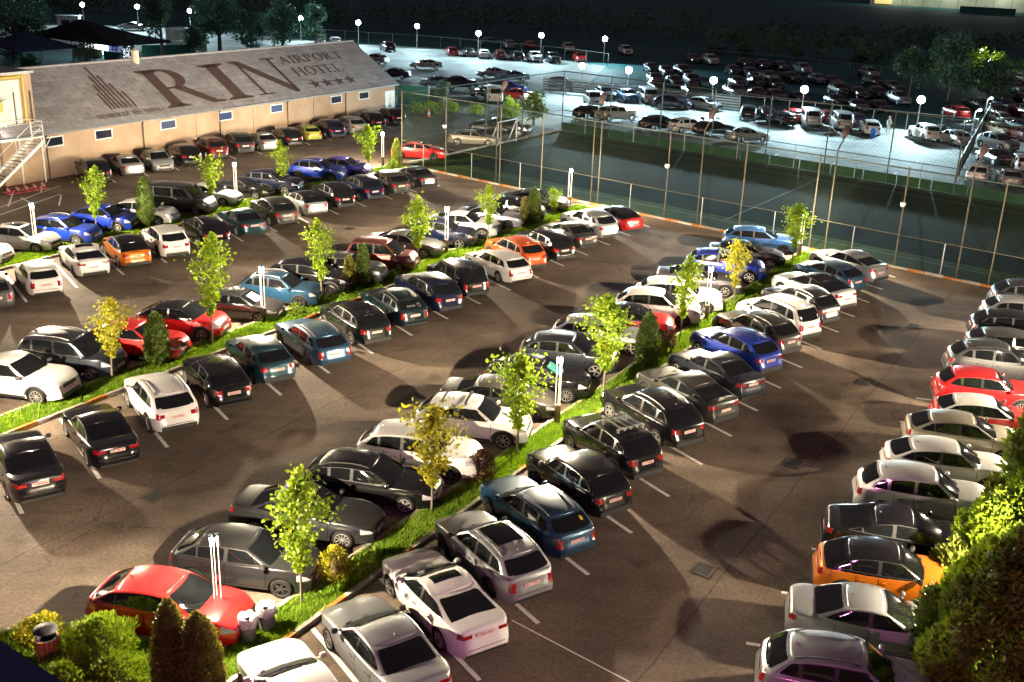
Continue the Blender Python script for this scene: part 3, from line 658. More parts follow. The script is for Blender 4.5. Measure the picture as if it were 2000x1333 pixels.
FAR = [
    ('sedan', -68.03, 194.98, 172, 'silver', '', 'cars in the floodlit far lot', 'silver saloon seen side-on in the yard beyond the dark canopies'),
    ('suv', -32.99, 182.02, 100, 'white', '', 'cars in the floodlit far lot', 'white car peeking over the roof ridge beside the dark trees'),
    ('wagon', -30.51, 182.14, 100, 'white', '', 'cars in the floodlit far lot', 'white estate peeking over the roof ridge, right of its white neighbour'),
    ('suv', -21.15, 174.88, 112, 'black', '', 'cars in the floodlit far lot', 'black SUV alone at the far end of the floodlit lot above the roof'),
    ('hatch', -20.66, 156.51, 150, 'silver', '', 'cars in the floodlit far lot', 'silver car almost wholly hidden by the right roof edge'),
    ('sedan', -13.18, 152.29, 192, 'white', 'stripe', 'cars in the floodlit far lot', 'white saloon with dark red side markings alone in the floodlit lot'),
    ('sedan', -16.23, 139.96, 170, 'darkblue', '', 'cars in the floodlit far lot', 'dark blue saloon poking out from behind the right roof edge'),
    ('hatch', -10.89, 172.14, 100, 'red', '', 'cars in the floodlit far lot', 'red hatchback starting the far row under the floodlights'),
    ('wagon', -8.18, 171.55, 100, 'darkgrey', '', 'cars in the floodlit far lot', 'dark grey estate second in the far row under the floodlights'),
    ('hatch', -6.0, 169.93, 100, 'white', '', 'cars in the floodlit far lot', 'white hatchback third in the far row under the floodlights'),
    ('hatch', -3.5, 169.29, 98, 'darkred', '', 'cars in the floodlit far lot', 'dark maroon hatchback fourth in the far row under the floodlights'),
    ('wagon', -0.86, 168.72, 98, 'slate', '', 'cars in the floodlit far lot', 'slate estate fifth in the far row under the floodlights'),
    ('suv', 1.84, 167.39, -78, 'white', '', 'cars in the floodlit far lot', 'white SUV facing the camera in the far row under the floodlights'),
    ('suv', 4.51, 166.85, -78, 'slate', '', 'cars in the floodlit far lot', 'dark SUV facing the camera at the right end of the far row'),
    ('wagon', -5.24, 191.44, 15, 'lightblue', '', 'cars in the floodlit far lot', 'pale blue estate behind the far row beneath a floodlight'),
    ('suv', -2.37, 186.68, 100, 'silver', '', 'cars in the floodlit far lot', 'silver car behind the perimeter fence between two floodlights'),
    ('hatch', 1.04, 188.15, 100, 'red', '', 'cars in the floodlit far lot', 'small red car behind the perimeter fence below a floodlight'),
    ('suv', 7.46, 185.11, -80, 'white', '', 'cars in the floodlit far lot', 'white SUV behind the perimeter fence right of the far row'),
    ('hatch', 8.63, 170.01, -80, 'red', '', 'cars in the floodlit far lot', 'red car behind the mesh close to the floodlight at the lot gate'),
    ('suv', 16.78, 183.43, -80, 'white', '', 'cars in the floodlit far lot', 'white SUV alone on the dark grass right of the last far floodlight'),
    ('sedan', -3.85, 144.75, 197, 'silver', '', 'cars in the floodlit far lot', 'silver saloon angled left in the middle of the floodlit lot'),
    ('sedan', -1.28, 142.08, 197, 'lightblue', '', 'cars in the floodlit far lot', 'sky blue saloon overlapping the silver one in mid lot'),
    ('hatch', -10.27, 133.15, 197, 'lightblue', '', 'cars in the floodlit far lot', 'pale blue hatchback left of the black SUV in mid lot'),
    ('suv', -7.26, 132.05, 17, 'black', '', 'cars in the floodlit far lot', 'black SUV beside the pale blue hatchback in mid lot'),
    ('hatch', -3.84, 124.95, 190, 'darkblue', '', 'cars in the floodlit far lot', 'dark blue hatchback left of the white van'),
    ('suv', -1.6, 129.35, 10, 'blue', '', 'cars in the floodlit far lot', 'blue SUV behind the red saloon near the white van'),
    ('sedan', -0.36, 124.17, 8, 'red', '', 'cars in the floodlit far lot', 'red saloon right of the white van'),
    ('van', -3.07, 122.51, 97, 'white', '', 'cars in the floodlit far lot', 'white delivery van seen from behind near the court corner'),
    ('hatch', 0.9, 119.41, 100, 'white', '', 'cars in the floodlit far lot', 'white car beside the yellow-lit bush'),
    ('suv', 4.72, 134.77, -62, 'black', '', 'cars in the floodlit far lot', 'black SUV facing the camera behind the court corner'),
    ('suv', 8.02, 121.82, -80, 'white', '', 'cars in the floodlit far lot', 'white car facing the camera behind the black hatchback'),
    ('hatch', 7.17, 112.62, 38, 'black', '', 'cars in the floodlit far lot', 'black hatchback turned toward the cream SUV'),
    ('suv', 9.81, 111.51, 22, 'champagne', '', 'cars in the floodlit far lot', 'cream SUV seen from its right side beyond the court'),
    ('suv', 16.65, 121.72, -18, 'darkblue', '', 'cars in the floodlit far lot', 'dark blue SUV parked side-on beyond the court'),
    ('hatch', 9.68, 128.01, -75, 'slate', '', 'cars in the floodlit far lot', 'slate hatchback behind the slatted fence under a floodlight'),
    ('hatch', 12.19, 126.92, -75, 'blue2', '', 'cars in the floodlit far lot', 'blue hatchback behind the slatted fence'),
    ('van', 14.4, 126.66, 97, 'silver', '', 'cars in the floodlit far lot', 'silver van behind the slatted fence left of the dark blue SUV'),
    ('hatch', 20.18, 121.87, -40, 'silver', '', 'cars in the floodlit far lot', 'silver hatchback right behind the dark blue SUV'),
    ('wagon', 13.73, 106.75, 24, 'black', '', 'cars in the floodlit far lot', 'black estate at the left of the angled row beyond the court'),
    ('suv', 16.23, 105.76, 24, 'white', '', 'cars in the floodlit far lot', 'white SUV in the angled row beyond the court'),
    ('wagon', 18.64, 104.78, 24, 'black', 'box', 'cars in the floodlit far lot', 'black estate with a roof box in the angled row beyond the court'),
    ('sedan', 21.09, 101.48, 20, 'silver', '', 'cars in the floodlit far lot', 'silver saloon at the right end of the angled row beyond the court'),
    ('suv', 24.02, 116.26, 78, 'slate', '', 'cars in the floodlit far lot', 'slate SUV at the left of the row along the stored cars'),
    ('hatch', 26.01, 117.53, 95, 'black', '', 'cars in the floodlit far lot', 'black hatchback behind the slate SUV beside the mesh fence'),
    ('hatch', 26.76, 113.0, 112, 'black', '', 'cars in the floodlit far lot', 'black hatchback with pale rear glass next to the small red car'),
    ('hatch', 28.83, 116.03, 95, 'red', '', 'cars in the floodlit far lot', 'small red car between black hatchback and silver van'),
    ('van', 29.9, 113.79, 85, 'silver', '', 'cars in the floodlit far lot', 'silver high-roof van left of the maroon car'),
    ('hatch', 32.09, 116.13, 95, 'darkred', '', 'cars in the floodlit far lot', 'maroon car between the two high-roof vans'),
    ('van', 32.66, 112.05, 85, 'silver', '', 'cars in the floodlit far lot', 'silver high-roof van with wide rear window right of the maroon car'),
    ('hatch', 34.7, 114.28, 95, 'darkblue', '', 'cars in the floodlit far lot', 'dark blue car squeezed right of the second high-roof van'),
    ('hatch', 34.81, 109.26, 82, 'white', '', 'cars in the floodlit far lot', 'white hatchback with a blue barrel behind it'),
    ('suv', 39.5, 107.21, 100, 'white', '', 'cars in the floodlit far lot', 'white SUV with dark tail casting a shadow toward the court'),
    ('hatch', 41.41, 104.65, 103, 'silver', '', 'cars in the floodlit far lot', 'silver hatchback nearest the corner of the mesh fence'),
    ('sedan', 26.64, 174.5, -84.8, 'darkgrey', '', 'unlit cars stored behind the slatted fence', 'dark grey saloon, first from the left in the farthest row of unlit stored cars'),
    ('suv', 28.95, 172.99, -78.8, 'white', '', 'unlit cars stored behind the slatted fence', 'white SUV, second from the left in the farthest row of unlit stored cars'),
    ('hatch', 33.95, 170.97, -78.7, 'darkgrey', '', 'unlit cars stored behind the slatted fence', 'dark grey hatchback, third from the left in the farthest row of unlit stored cars'),
    ('hatch', 36.42, 169.6, -84.4, 'darkblue', '', 'unlit cars stored behind the slatted fence', 'dark blue hatchback, fourth from the left in the farthest row of unlit stored cars'),
    ('hatch', 38.84, 168.26, -78.7, 'black', '', 'unlit cars stored behind the slatted fence', 'black hatchback, fifth from the left in the farthest row of unlit stored cars'),
    ('suv', 41.26, 164.82, -80.3, 'silver', '', 'unlit cars stored behind the slatted fence', 'silver SUV, sixth from the left in the farthest row of unlit stored cars'),
    ('suv', 50.17, 161.75, -78.2, 'silver', '', 'unlit cars stored behind the slatted fence', 'silver SUV, seventh from the left in the farthest row of unlit stored cars'),
    ('hatch', 18.25, 158.13, -81.5, 'darkblue', '', 'unlit cars stored behind the slatted fence', 'dark blue hatchback, first from the left in the second row of unlit stored cars'),
    ('hatch', 19.96, 155.4, -77.9, 'darkgrey', '', 'unlit cars stored behind the slatted fence', 'dark grey hatchback, second from the left in the second row of unlit stored cars'),
    ('suv', 22.24, 154.89, -77.6, 'darkblue', '', 'unlit cars stored behind the slatted fence', 'dark blue SUV, third from the left in the second row of unlit stored cars'),
    ('hatch', 30.12, 159.58, -84.8, 'darkgrey', '', 'unlit cars stored behind the slatted fence', 'dark grey hatchback, fourth from the left in the second row of unlit stored cars'),
    ('wagon', 32.11, 156.96, -84.4, 'darkblue', '', 'unlit cars stored behind the slatted fence', 'dark blue estate, fifth from the left in the second row of unlit stored cars'),
    ('sedan', 33.9, 153.13, -78.2, 'black', '', 'unlit cars stored behind the slatted fence', 'black saloon, sixth from the left in the second row of unlit stored cars'),
    ('hatch', 36.79, 152.25, -75.4, 'slate', '', 'unlit cars stored behind the slatted fence', 'slate hatchback, seventh from the left in the second row of unlit stored cars'),
    ('hatch', 40.35, 152.2, -82.5, 'lightblue', '', 'unlit cars stored behind the slatted fence', 'pale blue hatchback, eighth from the left in the second row of unlit stored cars'),
    ('sedan', 41.88, 150.32, -80.4, 'darkgrey', '', 'unlit cars stored behind the slatted fence', 'dark grey saloon, ninth from the left in the second row of unlit stored cars'),
    ('suv', 47.42, 150.33, -79.1, 'grey', '', 'unlit cars stored behind the slatted fence', 'grey SUV, tenth from the left in the second row of unlit stored cars'),
    ('hatch', 17.35, 144.74, -81.8, 'grey', '', 'unlit cars stored behind the slatted fence', 'grey hatchback, first from the left in the third row of unlit stored cars'),
    ('hatch', 19.61, 142.65, -81.4, 'slate', '', 'unlit cars stored behind the slatted fence', 'slate hatchback, second from the left in the third row of unlit stored cars'),
    ('suv', 22.12, 144.58, -81.9, 'darkblue', '', 'unlit cars stored behind the slatted fence', 'dark blue SUV, third from the left in the third row of unlit stored cars'),
    ('hatch', 28.02, 144.76, -81.3, 'darkgrey', '', 'unlit cars stored behind the slatted fence', 'dark grey hatchback, fourth from the left in the third row of unlit stored cars'),
    ('suv', 30.48, 144.43, -79.0, 'black', '', 'unlit cars stored behind the slatted fence', 'black SUV, fifth from the left in the third row of unlit stored cars'),
    ('suv', 32.4, 142.84, -82.0, 'black', '', 'unlit cars stored behind the slatted fence', 'black SUV, sixth from the left in the third row of unlit stored cars'),
    ('suv', 40.03, 139.9, -81.2, 'darkgrey', '', 'unlit cars stored behind the slatted fence', 'dark grey SUV, seventh from the left in the third row of unlit stored cars'),
    ('hatch', 41.63, 137.36, -77.3, 'black', '', 'unlit cars stored behind the slatted fence', 'black hatchback, eighth from the left in the third row of unlit stored cars'),
    ('suv', 44.11, 137.6, -84.7, 'black', '', 'unlit cars stored behind the slatted fence', 'black SUV, ninth from the left in the third row of unlit stored cars'),
    ('wagon', 48.94, 146.85, -79.3, 'grey', '', 'unlit cars stored behind the slatted fence', 'grey estate, tenth from the left in the third row of unlit stored cars'),
    ('suv', 45.23, 133.16, -77.6, 'silver', '', 'unlit cars stored behind the slatted fence', 'silver SUV, eleventh from the left in the third row of unlit stored cars'),
    ('hatch', 16.6, 136.9, -81.9, 'black', '', 'unlit cars stored behind the slatted fence', 'black hatchback, first from the left in the nearest row of unlit stored cars'),
    ('sedan', 20.57, 134.57, -82.8, 'darkgrey', '', 'unlit cars stored behind the slatted fence', 'dark grey saloon, second from the left in the nearest row of unlit stored cars'),
    ('wagon', 25.9, 135.18, -77.0, 'silver', '', 'unlit cars stored behind the slatted fence', 'silver estate, third from the left in the nearest row of unlit stored cars'),
    ('hatch', 28.43, 133.5, -82.6, 'black', '', 'unlit cars stored behind the slatted fence', 'black hatchback, fourth from the left in the nearest row of unlit stored cars'),
    ('wagon', 30.5, 132.21, -83.1, 'grey', '', 'unlit cars stored behind the slatted fence', 'grey estate, fifth from the left in the nearest row of unlit stored cars'),
    ('hatch', 32.78, 131.01, -80.6, 'darkblue', '', 'unlit cars stored behind the slatted fence', 'dark blue hatchback, sixth from the left in the nearest row of unlit stored cars'),
    ('hatch', 36.72, 129.42, -78.0, 'darkgrey', '', 'unlit cars stored behind the slatted fence', 'dark grey hatchback, seventh from the left in the nearest row of unlit stored cars'),
    ('sedan', 38.31, 125.97, -84.0, 'slate', '', 'unlit cars stored behind the slatted fence', 'slate saloon, eighth from the left in the nearest row of unlit stored cars'),
    ('hatch', 40.49, 124.9, -81.8, 'black', '', 'unlit cars stored behind the slatted fence', 'black hatchback, ninth from the left in the nearest row of unlit stored cars'),
    ('suv', 66.48, 156.95, 102, 'darkred', 'whiteroof', 'cars on the grass by the right edge', 'dark red SUV with white roof on the brightly lit grass'),
    ('hatch', 71.86, 165.0, 100, 'slate', '', 'cars on the grass by the right edge', 'small slate car behind the white-roofed red SUV'),
    ('hatch', 66.58, 150.03, -80, 'silver', '', 'cars on the grass by the right edge', 'silver hatchback facing the camera on the lit grass'),
    ('suv', 72.59, 162.64, 100, 'champagne', '', 'cars on the grass by the right edge', 'cream car cut by the right edge on the lit grass'),
    ('hatch', 59.88, 138.73, 100, 'black', '', 'cars on the grass by the right edge', 'black hatchback at the shaded edge of the lit grass'),
    ('sedan', 57.44, 131.17, -78, 'darkblue', '', 'cars on the grass by the right edge', 'dark blue saloon facing the camera below the black hatchback'),
    ('suv', 53.46, 125.48, 100, 'black', '', 'cars on the grass by the right edge', 'black SUV behind the second small lamp at right'),
    ('suv', 53.51, 130.1, 100, 'darkgrey', '', 'cars on the grass by the right edge', 'dark SUV beneath the big bush at right'),
    ('suv', 62.0, 137.42, 100, 'slate', '', 'cars on the grass by the right edge', 'slate SUV cut by the right edge beside the grass'),
    ('suv', 57.06, 125.62, 100, 'darkred', '', 'cars on the grass by the right edge', 'maroon SUV cut by the right edge'),
    ('hatch', 51.98, 119.32, -78, 'grey', '', 'cars on the grass by the right edge', 'grey hatchback facing the camera right of the mesh fence end'),
    ('hatch', 48.38, 111.19, -78, 'champagne', '', 'cars on the grass by the right edge', 'beige hatchback between grey hatchback and silver SUV at right'),
    ('suv', 44.75, 102.53, -70, 'silver', '', 'cars on the grass by the right edge', 'silver SUV angled to the left beside the mesh fence'),
    ('sedan', 41.27, 94.74, 98, 'black', '', 'cars on the grass by the right edge', 'black saloon with red tail lights beyond the court corner'),
    ('sedan', 36.82, 86.68, 62, 'white', '', 'cars on the grass by the right edge', 'white saloon nearest the court fence at right'),
    ('sedan', 38.66, 85.19, 75, 'silver', '', 'cars on the grass by the right edge', 'silver saloon beside the white one nearest the court at right'),
    ('hatch', 51.97, 114.37, 100, 'teal', '', 'cars on the grass by the right edge', 'teal car cut by the right edge above the dark red car'),
    ('hatch', 49.59, 108.93, 100, 'darkred', '', 'cars on the grass by the right edge', 'dark red car at the right edge beside the silver SUV'),
    ('wagon', 42.8, 92.91, 80, 'white', '', 'cars on the grass by the right edge', 'white estate cut by the right edge beside the black saloon'),
    ('hatch', 48.56, 123.4, 100, 'red', '', 'cars on the grass by the right edge', 'small red car under the big bush behind the slatted fence'),
    ('sedan', 45.26, 113.09, 170, 'slate', '', 'cars on the grass by the right edge', 'slate saloon behind the slatted fence near the small lamp'),
    ('sedan', -8.07, 87.29, -6, 'red', '', 'cars beside the court corner', 'red saloon behind the left fence corner of the court'),
    ('sedan', -3.99, 94.39, -4, 'champagne', '', 'cars beside the court corner', 'old beige saloon seen side-on through the court netting'),
    ('hatch', -2.84, 99.98, -8, 'darkgrey', '', 'cars beside the court corner', 'dark hatchback behind the old beige saloon'),
    ('suv', -1.11, 100.09, -20, 'black', '', 'cars beside the court corner', 'black SUV with pale dusty bonnet behind the netting'),
    ('hatch', -10.11, 117.14, 170, 'slate', '', 'cars beside the court corner', 'dark car under the hedge right of the building gable'),
]
GZ = 0.0
# ------------------------------------------------------------------ ground materials
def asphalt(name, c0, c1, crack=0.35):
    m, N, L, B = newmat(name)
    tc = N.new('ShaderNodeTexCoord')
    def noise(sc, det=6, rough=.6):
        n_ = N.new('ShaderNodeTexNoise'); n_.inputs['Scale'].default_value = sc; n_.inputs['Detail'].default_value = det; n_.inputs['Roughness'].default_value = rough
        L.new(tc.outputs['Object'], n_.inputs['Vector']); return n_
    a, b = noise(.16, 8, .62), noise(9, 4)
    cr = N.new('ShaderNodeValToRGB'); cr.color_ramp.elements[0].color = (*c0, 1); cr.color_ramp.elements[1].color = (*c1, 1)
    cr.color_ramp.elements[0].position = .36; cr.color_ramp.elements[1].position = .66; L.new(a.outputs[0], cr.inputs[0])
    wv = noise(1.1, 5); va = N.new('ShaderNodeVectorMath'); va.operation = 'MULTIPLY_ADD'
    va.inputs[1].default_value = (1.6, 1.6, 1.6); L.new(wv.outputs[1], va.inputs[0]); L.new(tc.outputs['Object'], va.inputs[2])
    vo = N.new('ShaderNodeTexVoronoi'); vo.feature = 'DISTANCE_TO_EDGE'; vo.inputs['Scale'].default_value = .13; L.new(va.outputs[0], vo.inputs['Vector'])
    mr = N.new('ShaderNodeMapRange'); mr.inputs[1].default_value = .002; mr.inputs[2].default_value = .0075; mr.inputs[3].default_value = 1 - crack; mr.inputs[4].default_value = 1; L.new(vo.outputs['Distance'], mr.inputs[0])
    cm = noise(.09, 3); cmr = N.new('ShaderNodeMapRange'); cmr.inputs[1].default_value = .46; cmr.inputs[2].default_value = .58; L.new(cm.outputs[0], cmr.inputs[0])
    cmx = N.new('ShaderNodeMix'); L.new(cmr.outputs[0], cmx.inputs[0]); cmx.inputs[2].default_value = 1.0; L.new(mr.outputs[0], cmx.inputs[3])
    mp = N.new('ShaderNodeMapping'); mp.inputs['Rotation'].default_value = (0, 0, -TH); L.new(tc.outputs['Object'], mp.inputs[0]); sx = N.new('ShaderNodeSeparateXYZ'); L.new(mp.outputs[0], sx.inputs[0])
    def mth(op, a_, b_=None):
        q = N.new('ShaderNodeMath'); q.operation = op
        for i_, v_ in enumerate((a_, b_)):
            if v_ is None: continue
            if hasattr(v_, 'is_output'): L.new(v_, q.inputs[i_])
            else: q.inputs[i_].default_value = v_
        return q.outputs[0]
    sm_ = mth('ADD', mth('MULTIPLY', sx.outputs[1], 1 / 5.6), mth('MULTIPLY', noise(.5, 2).outputs[0], .05))
    seam = mth('LESS_THAN', mth('ABSOLUTE', mth('SUBTRACT', mth('FRACT', sm_), .5)), .0045)
    seam = mth('SUBTRACT', 1.0, mth('MULTIPLY', seam, .38))
    so_ = noise(.75, 3, .5); st = N.new('ShaderNodeMapRange'); st.inputs[1].default_value = .60; st.inputs[2].default_value = .72; st.inputs[3].default_value = 1.0; st.inputs[4].default_value = .62; L.new(so_.outputs[0], st.inputs[0])
    mp2 = N.new('ShaderNodeMapping'); mp2.inputs['Rotation'].default_value = (0, 0, -TH); mp2.inputs['Scale'].default_value = (.05, .9, 1); L.new(tc.outputs['Object'], mp2.inputs[0]); tk = N.new('ShaderNodeTexNoise'); tk.inputs['Scale'].default_value = 1.0; tk.inputs['Detail'].default_value = 4; L.new(mp2.outputs[0], tk.inputs['Vector'])
    tkr = N.new('ShaderNodeMapRange'); tkr.inputs[1].default_value = .35; tkr.inputs[2].default_value = .65; tkr.inputs[3].default_value = .84; tkr.inputs[4].default_value = 1.14; L.new(tk.outputs[0], tkr.inputs[0])
    wear = mth('MULTIPLY', mth('MULTIPLY', seam, st.outputs[0]), tkr.outputs[0])
    gr = N.new('ShaderNodeMapRange'); gr.inputs[1].default_value = .3; gr.inputs[2].default_value = .7; gr.inputs[3].default_value = .72; gr.inputs[4].default_value = 1.28; L.new(b.outputs[0], gr.inputs[0])
    mu = N.new('ShaderNodeMath'); mu.operation = 'MULTIPLY'; L.new(mth('MULTIPLY', cmx.outputs[0], wear), mu.inputs[0]); L.new(gr.outputs[0], mu.inputs[1])
    mx = N.new('ShaderNodeMix'); mx.data_type = 'RGBA'; mx.blend_type = 'MULTIPLY'; mx.inputs[0].default_value = 1
    L.new(cr.outputs[0], mx.inputs[6]); L.new(mu.outputs[0], mx.inputs[7]); L.new(mx.outputs[2], B.inputs['Base Color'])
    B.inputs['Roughness'].default_value = .82; B.inputs['Specular IOR Level'].default_value = .18
    bp = N.new('ShaderNodeBump'); bp.inputs['Strength'].default_value = .35; bp.inputs['Distance'].default_value = .02; L.new(noise(26, 4).outputs[0], bp.inputs['Height']); L.new(bp.outputs[0], B.inputs['Normal'])
    return m
def ramp_mat(name, stops, scale, rough=.8, detail=8, bump=.3, stretch=None):
    m, N, L, B = newmat(name)
    tc = N.new('ShaderNodeTexCoord'); no = N.new('ShaderNodeTexNoise'); no.inputs['Scale'].default_value = scale; no.inputs['Detail'].default_value = detail; no.inputs['Roughness'].default_value = .65
    if stretch:
        mp = N.new('ShaderNodeMapping'); mp.inputs['Scale'].default_value = stretch; L.new(tc.outputs['Object'], mp.inputs[0]); L.new(mp.outputs[0], no.inputs['Vector'])
    else: L.new(tc.outputs['Object'], no.inputs['Vector'])
    cr = N.new('ShaderNodeValToRGB'); els = cr.color_ramp.elements
    els[0].position, els[1].position = stops[0][0], stops[-1][0]; els[0].color = (*stops[0][1], 1); els[1].color = (*stops[-1][1], 1)
    for p, c in stops[1:-1]: e_ = els.new(p); e_.color = (*c, 1)
    L.new(no.outputs[0], cr.inputs[0]); L.new(cr.outputs[0], B.inputs['Base Color']); B.inputs['Roughness'].default_value = rough
    if rough >= .8: B.inputs['Specular IOR Level'].default_value = .05
    if bump:
        bp = N.new('ShaderNodeBump'); bp.inputs['Strength'].default_value = bump; L.new(no.outputs[0], bp.inputs['Height']); L.new(bp.outputs[0], B.inputs['Normal'])
    return m
def leafmat(name, c0, c1, c2, scale=2.2, trans=.35):
    m, N, L, B = newmat(name)
    tc = N.new('ShaderNodeTexCoord'); no = N.new('ShaderNodeTexNoise'); no.inputs['Scale'].default_value = scale; no.inputs['Detail'].default_value = 6; no.inputs['Roughness'].default_value = .8
    oi = N.new('ShaderNodeObjectInfo'); va = N.new('ShaderNodeVectorMath'); va.operation = 'ADD'; L.new(tc.outputs['Object'], va.inputs[0]); L.new(oi.outputs['Random'], va.inputs[1]); L.new(va.outputs[0], no.inputs['Vector'])
    cr = N.new('ShaderNodeValToRGB'); els = cr.color_ramp.elements; els[0].position = .34; els[1].position = .70; els[0].color = (*c0, 1); els[1].color = (*c2, 1); e_ = els.new(.52); e_.color = (*c1, 1)
    L.new(no.outputs[0], cr.inputs[0]); L.new(cr.outputs[0], B.inputs['Base Color']); B.inputs['Roughness'].default_value = .55
    tr = N.new('ShaderNodeBsdfTranslucent'); L.new(cr.outputs[0], tr.inputs['Color'])
    mx = N.new('ShaderNodeMixShader'); mx.inputs[0].default_value = trans; L.new(B.outputs[0], mx.inputs[1]); L.new(tr.outputs[0], mx.inputs[2])
    L.new(mx.outputs[0], N['Material Output'].inputs[0])
    return m
M['asphalt'] = asphalt('asphalt', (0.082, 0.060, 0.047), (0.178, 0.134, 0.100))
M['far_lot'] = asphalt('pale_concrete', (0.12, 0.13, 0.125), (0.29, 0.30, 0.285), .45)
M['court'] = ramp_mat('court_turf', [(.3, (.010, .020, .0035)), (.7, (.024, .038, .007))], .5)
M['field'] = ramp_mat('dark_field', [(.3, (.022, .080, .095)), (.5, (.036, .11, .12)), (.7, (.06, .14, .13))], .05, stretch=(.5, 2.2, 1))  # teal of the night glow put into the field colour
M['soil'] = ramp_mat('turf_soil', [(.3, (.035, .065, .008)), (.7, (.09, .14, .018))], 3)
M['line'] = ramp_mat('road_paint', [(.28, (.22, .20, .18)), (.45, (.62, .60, .57)), (.8, (.75, .73, .70))], 4, .6, bump=0)
M['kerb'] = ramp_mat('kerb_concrete', [(.3, (.26, .23, .19)), (.7, (.42, .38, .32))], 3)
M['kerb_orange'] = ramp_mat('kerb_orange_paint', [(.3, (.26, .10, .03)), (.52, (.44, .18, .05)), (.70, (.40, .31, .23))], 4)
M['kerb_white'] = ramp_mat('kerb_white_paint', [(.3, (.38, .34, .28)), (.7, (.62, .58, .50))], 4)
M['grass'] = leafmat('grass_blades', (.09, .18, .005), (.18, .31, .008), (.31, .42, .014), 3.0, .35)
M['leaf'] = leafmat('maple_leaves', (.10, .19, .006), (.20, .30, .008), (.38, .42, .014), 2.6, .45)
M['leaf_aut'] = leafmat('yellowing_leaves', (.20, .22, .010), (.36, .34, .014), (.50, .38, .018), 2.6, .4)
M['thuja'] = leafmat('cypress_sprays', (.045, .075, .010), (.095, .15, .016), (.17, .23, .024), 4, .25)
M['thuja_brown'] = leafmat('browned_sprays', (.10, .085, .016), (.17, .15, .022), (.17, .22, .026), 4, .3)
M['thuja_lamplit'] = leafmat('lamplit_sprays', (.12, .16, .02), (.22, .25, .03), (.33, .32, .05), 4, .2)  # yellow of the lamp light put into the cypress colour
M['thuja_mid'] = leafmat('light_sprays', (.09, .14, .012), (.17, .25, .02), (.27, .35, .03), 4, .3)
M['bush'] = leafmat('bush_leaves', (.11, .18, .008), (.22, .32, .014), (.36, .43, .03), 4, .45)
M['bush_red'] = leafmat('reddish_leaves', (.07, .035, .02), (.13, .06, .03), (.10, .10, .03), 4, .3)
M['fartree'] = leafmat('dark_tree_leaves', (.028, .085, .060), (.060, .140, .085), (.105, .20, .095), .8, .25)
M['bark'] = plain('bark', (.16, .13, .10), .85, 0, .3, 9)
M['wood'] = plain('orange_wood', (.42, .17, .05), .55, 0, .3, 6)
M['wall'] = ramp_mat('rendered_wall', [(.25, (.30, .205, .14)), (.55, (.39, .28, .195)), (.8, (.44, .325, .23))], .7, .85, bump=.1)
M['tile'] = ramp_mat('roof_tile', [(.3, (.22, .205, .21)), (.5, (.28, .26, .27)), (.75, (.33, .31, .315))], 1.1, .7)
_t = M['tile'].node_tree; _cr = [n_ for n_ in _t.nodes if n_.type == 'VALTORGB'][0]; _g = _t.nodes.new('ShaderNodeNewGeometry'); _mr = _t.nodes.new('ShaderNodeMapRange'); _mr.inputs[3].default_value = .86; _mr.inputs[4].default_value = 1.10
_mx = _t.nodes.new('ShaderNodeMix'); _mx.data_type = 'RGBA'; _mx.blend_type = 'MULTIPLY'; _mx.inputs[0].default_value = 1
_o = _t.nodes.new('ShaderNodeObjectInfo'); _ad = _t.nodes.new('ShaderNodeMath'); _ad.operation = 'ADD'; _fr = _t.nodes.new('ShaderNodeMath'); _fr.operation = 'FRACT'
_t.links.new(_g.outputs['Random Per Island'], _ad.inputs[0]); _t.links.new(_o.outputs['Random'], _ad.inputs[1]); _t.links.new(_ad.outputs[0], _fr.inputs[0]); _t.links.new(_fr.outputs[0], _mr.inputs[0]); _t.links.new(_cr.outputs[0], _mx.inputs[6]); _t.links.new(_mr.outputs[0], _mx.inputs[7]); _t.links.new(_mx.outputs[2], _t.nodes['Principled BSDF'].inputs['Base Color'])
M['flash'] = ramp_mat('eave_sheet', [(.3, (.20, .20, .20)), (.7, (.33, .34, .34))], 1.5, .45, bump=0)
M['signpaint'] = ramp_mat('sign_paint', [(.25, (.055, .032, .028)), (.7, (.085, .046, .040))], 2.5, .7, bump=0)
M['whitemetal'] = plain('white_metal', (.62, .63, .62), .5, 0, .15, 4)
M['steel'] = plain('galvanised_steel', (.30, .31, .31), .5, .5, .2, 3)
M['rust'] = plain('weathered_post', (.065, .054, .034), .7, .1, .4, 3)
M['darkpost'] = plain('dark_post', (.035, .05, .045), .6, .3, .2, 3)
M['net'] = plain('net_wire', (.030, .046, .038), .6, 0, 0.0)
M['netgreen'] = plain('green_wire', (.012, .028, .016), .6, 0, 0.0)
for _k in ('net', 'netgreen'): M[_k].node_tree.nodes['Principled BSDF'].inputs['Specular IOR Level'].default_value = .04
M['bronze'] = plain('lamp_bronze', (.24, .18, .10), .4, .4, .15, 4)
M['grate'] = plain('cast_iron', (.075, .068, .06), .6, .4, .3, 8)
M['led'] = emit('lamp_led', (1.0, .93, .80), 45.0)
M['ledbar'] = emit('lamp_glow_bar', (1.0, .84, .60), 2.4)
M['flood'] = emit('floodlight_lens', (.80, .97, 1.0), 60.0)
M['navy'] = plain('navy_parapet', (.010, .028, .15), .5, 0, .2, 2)

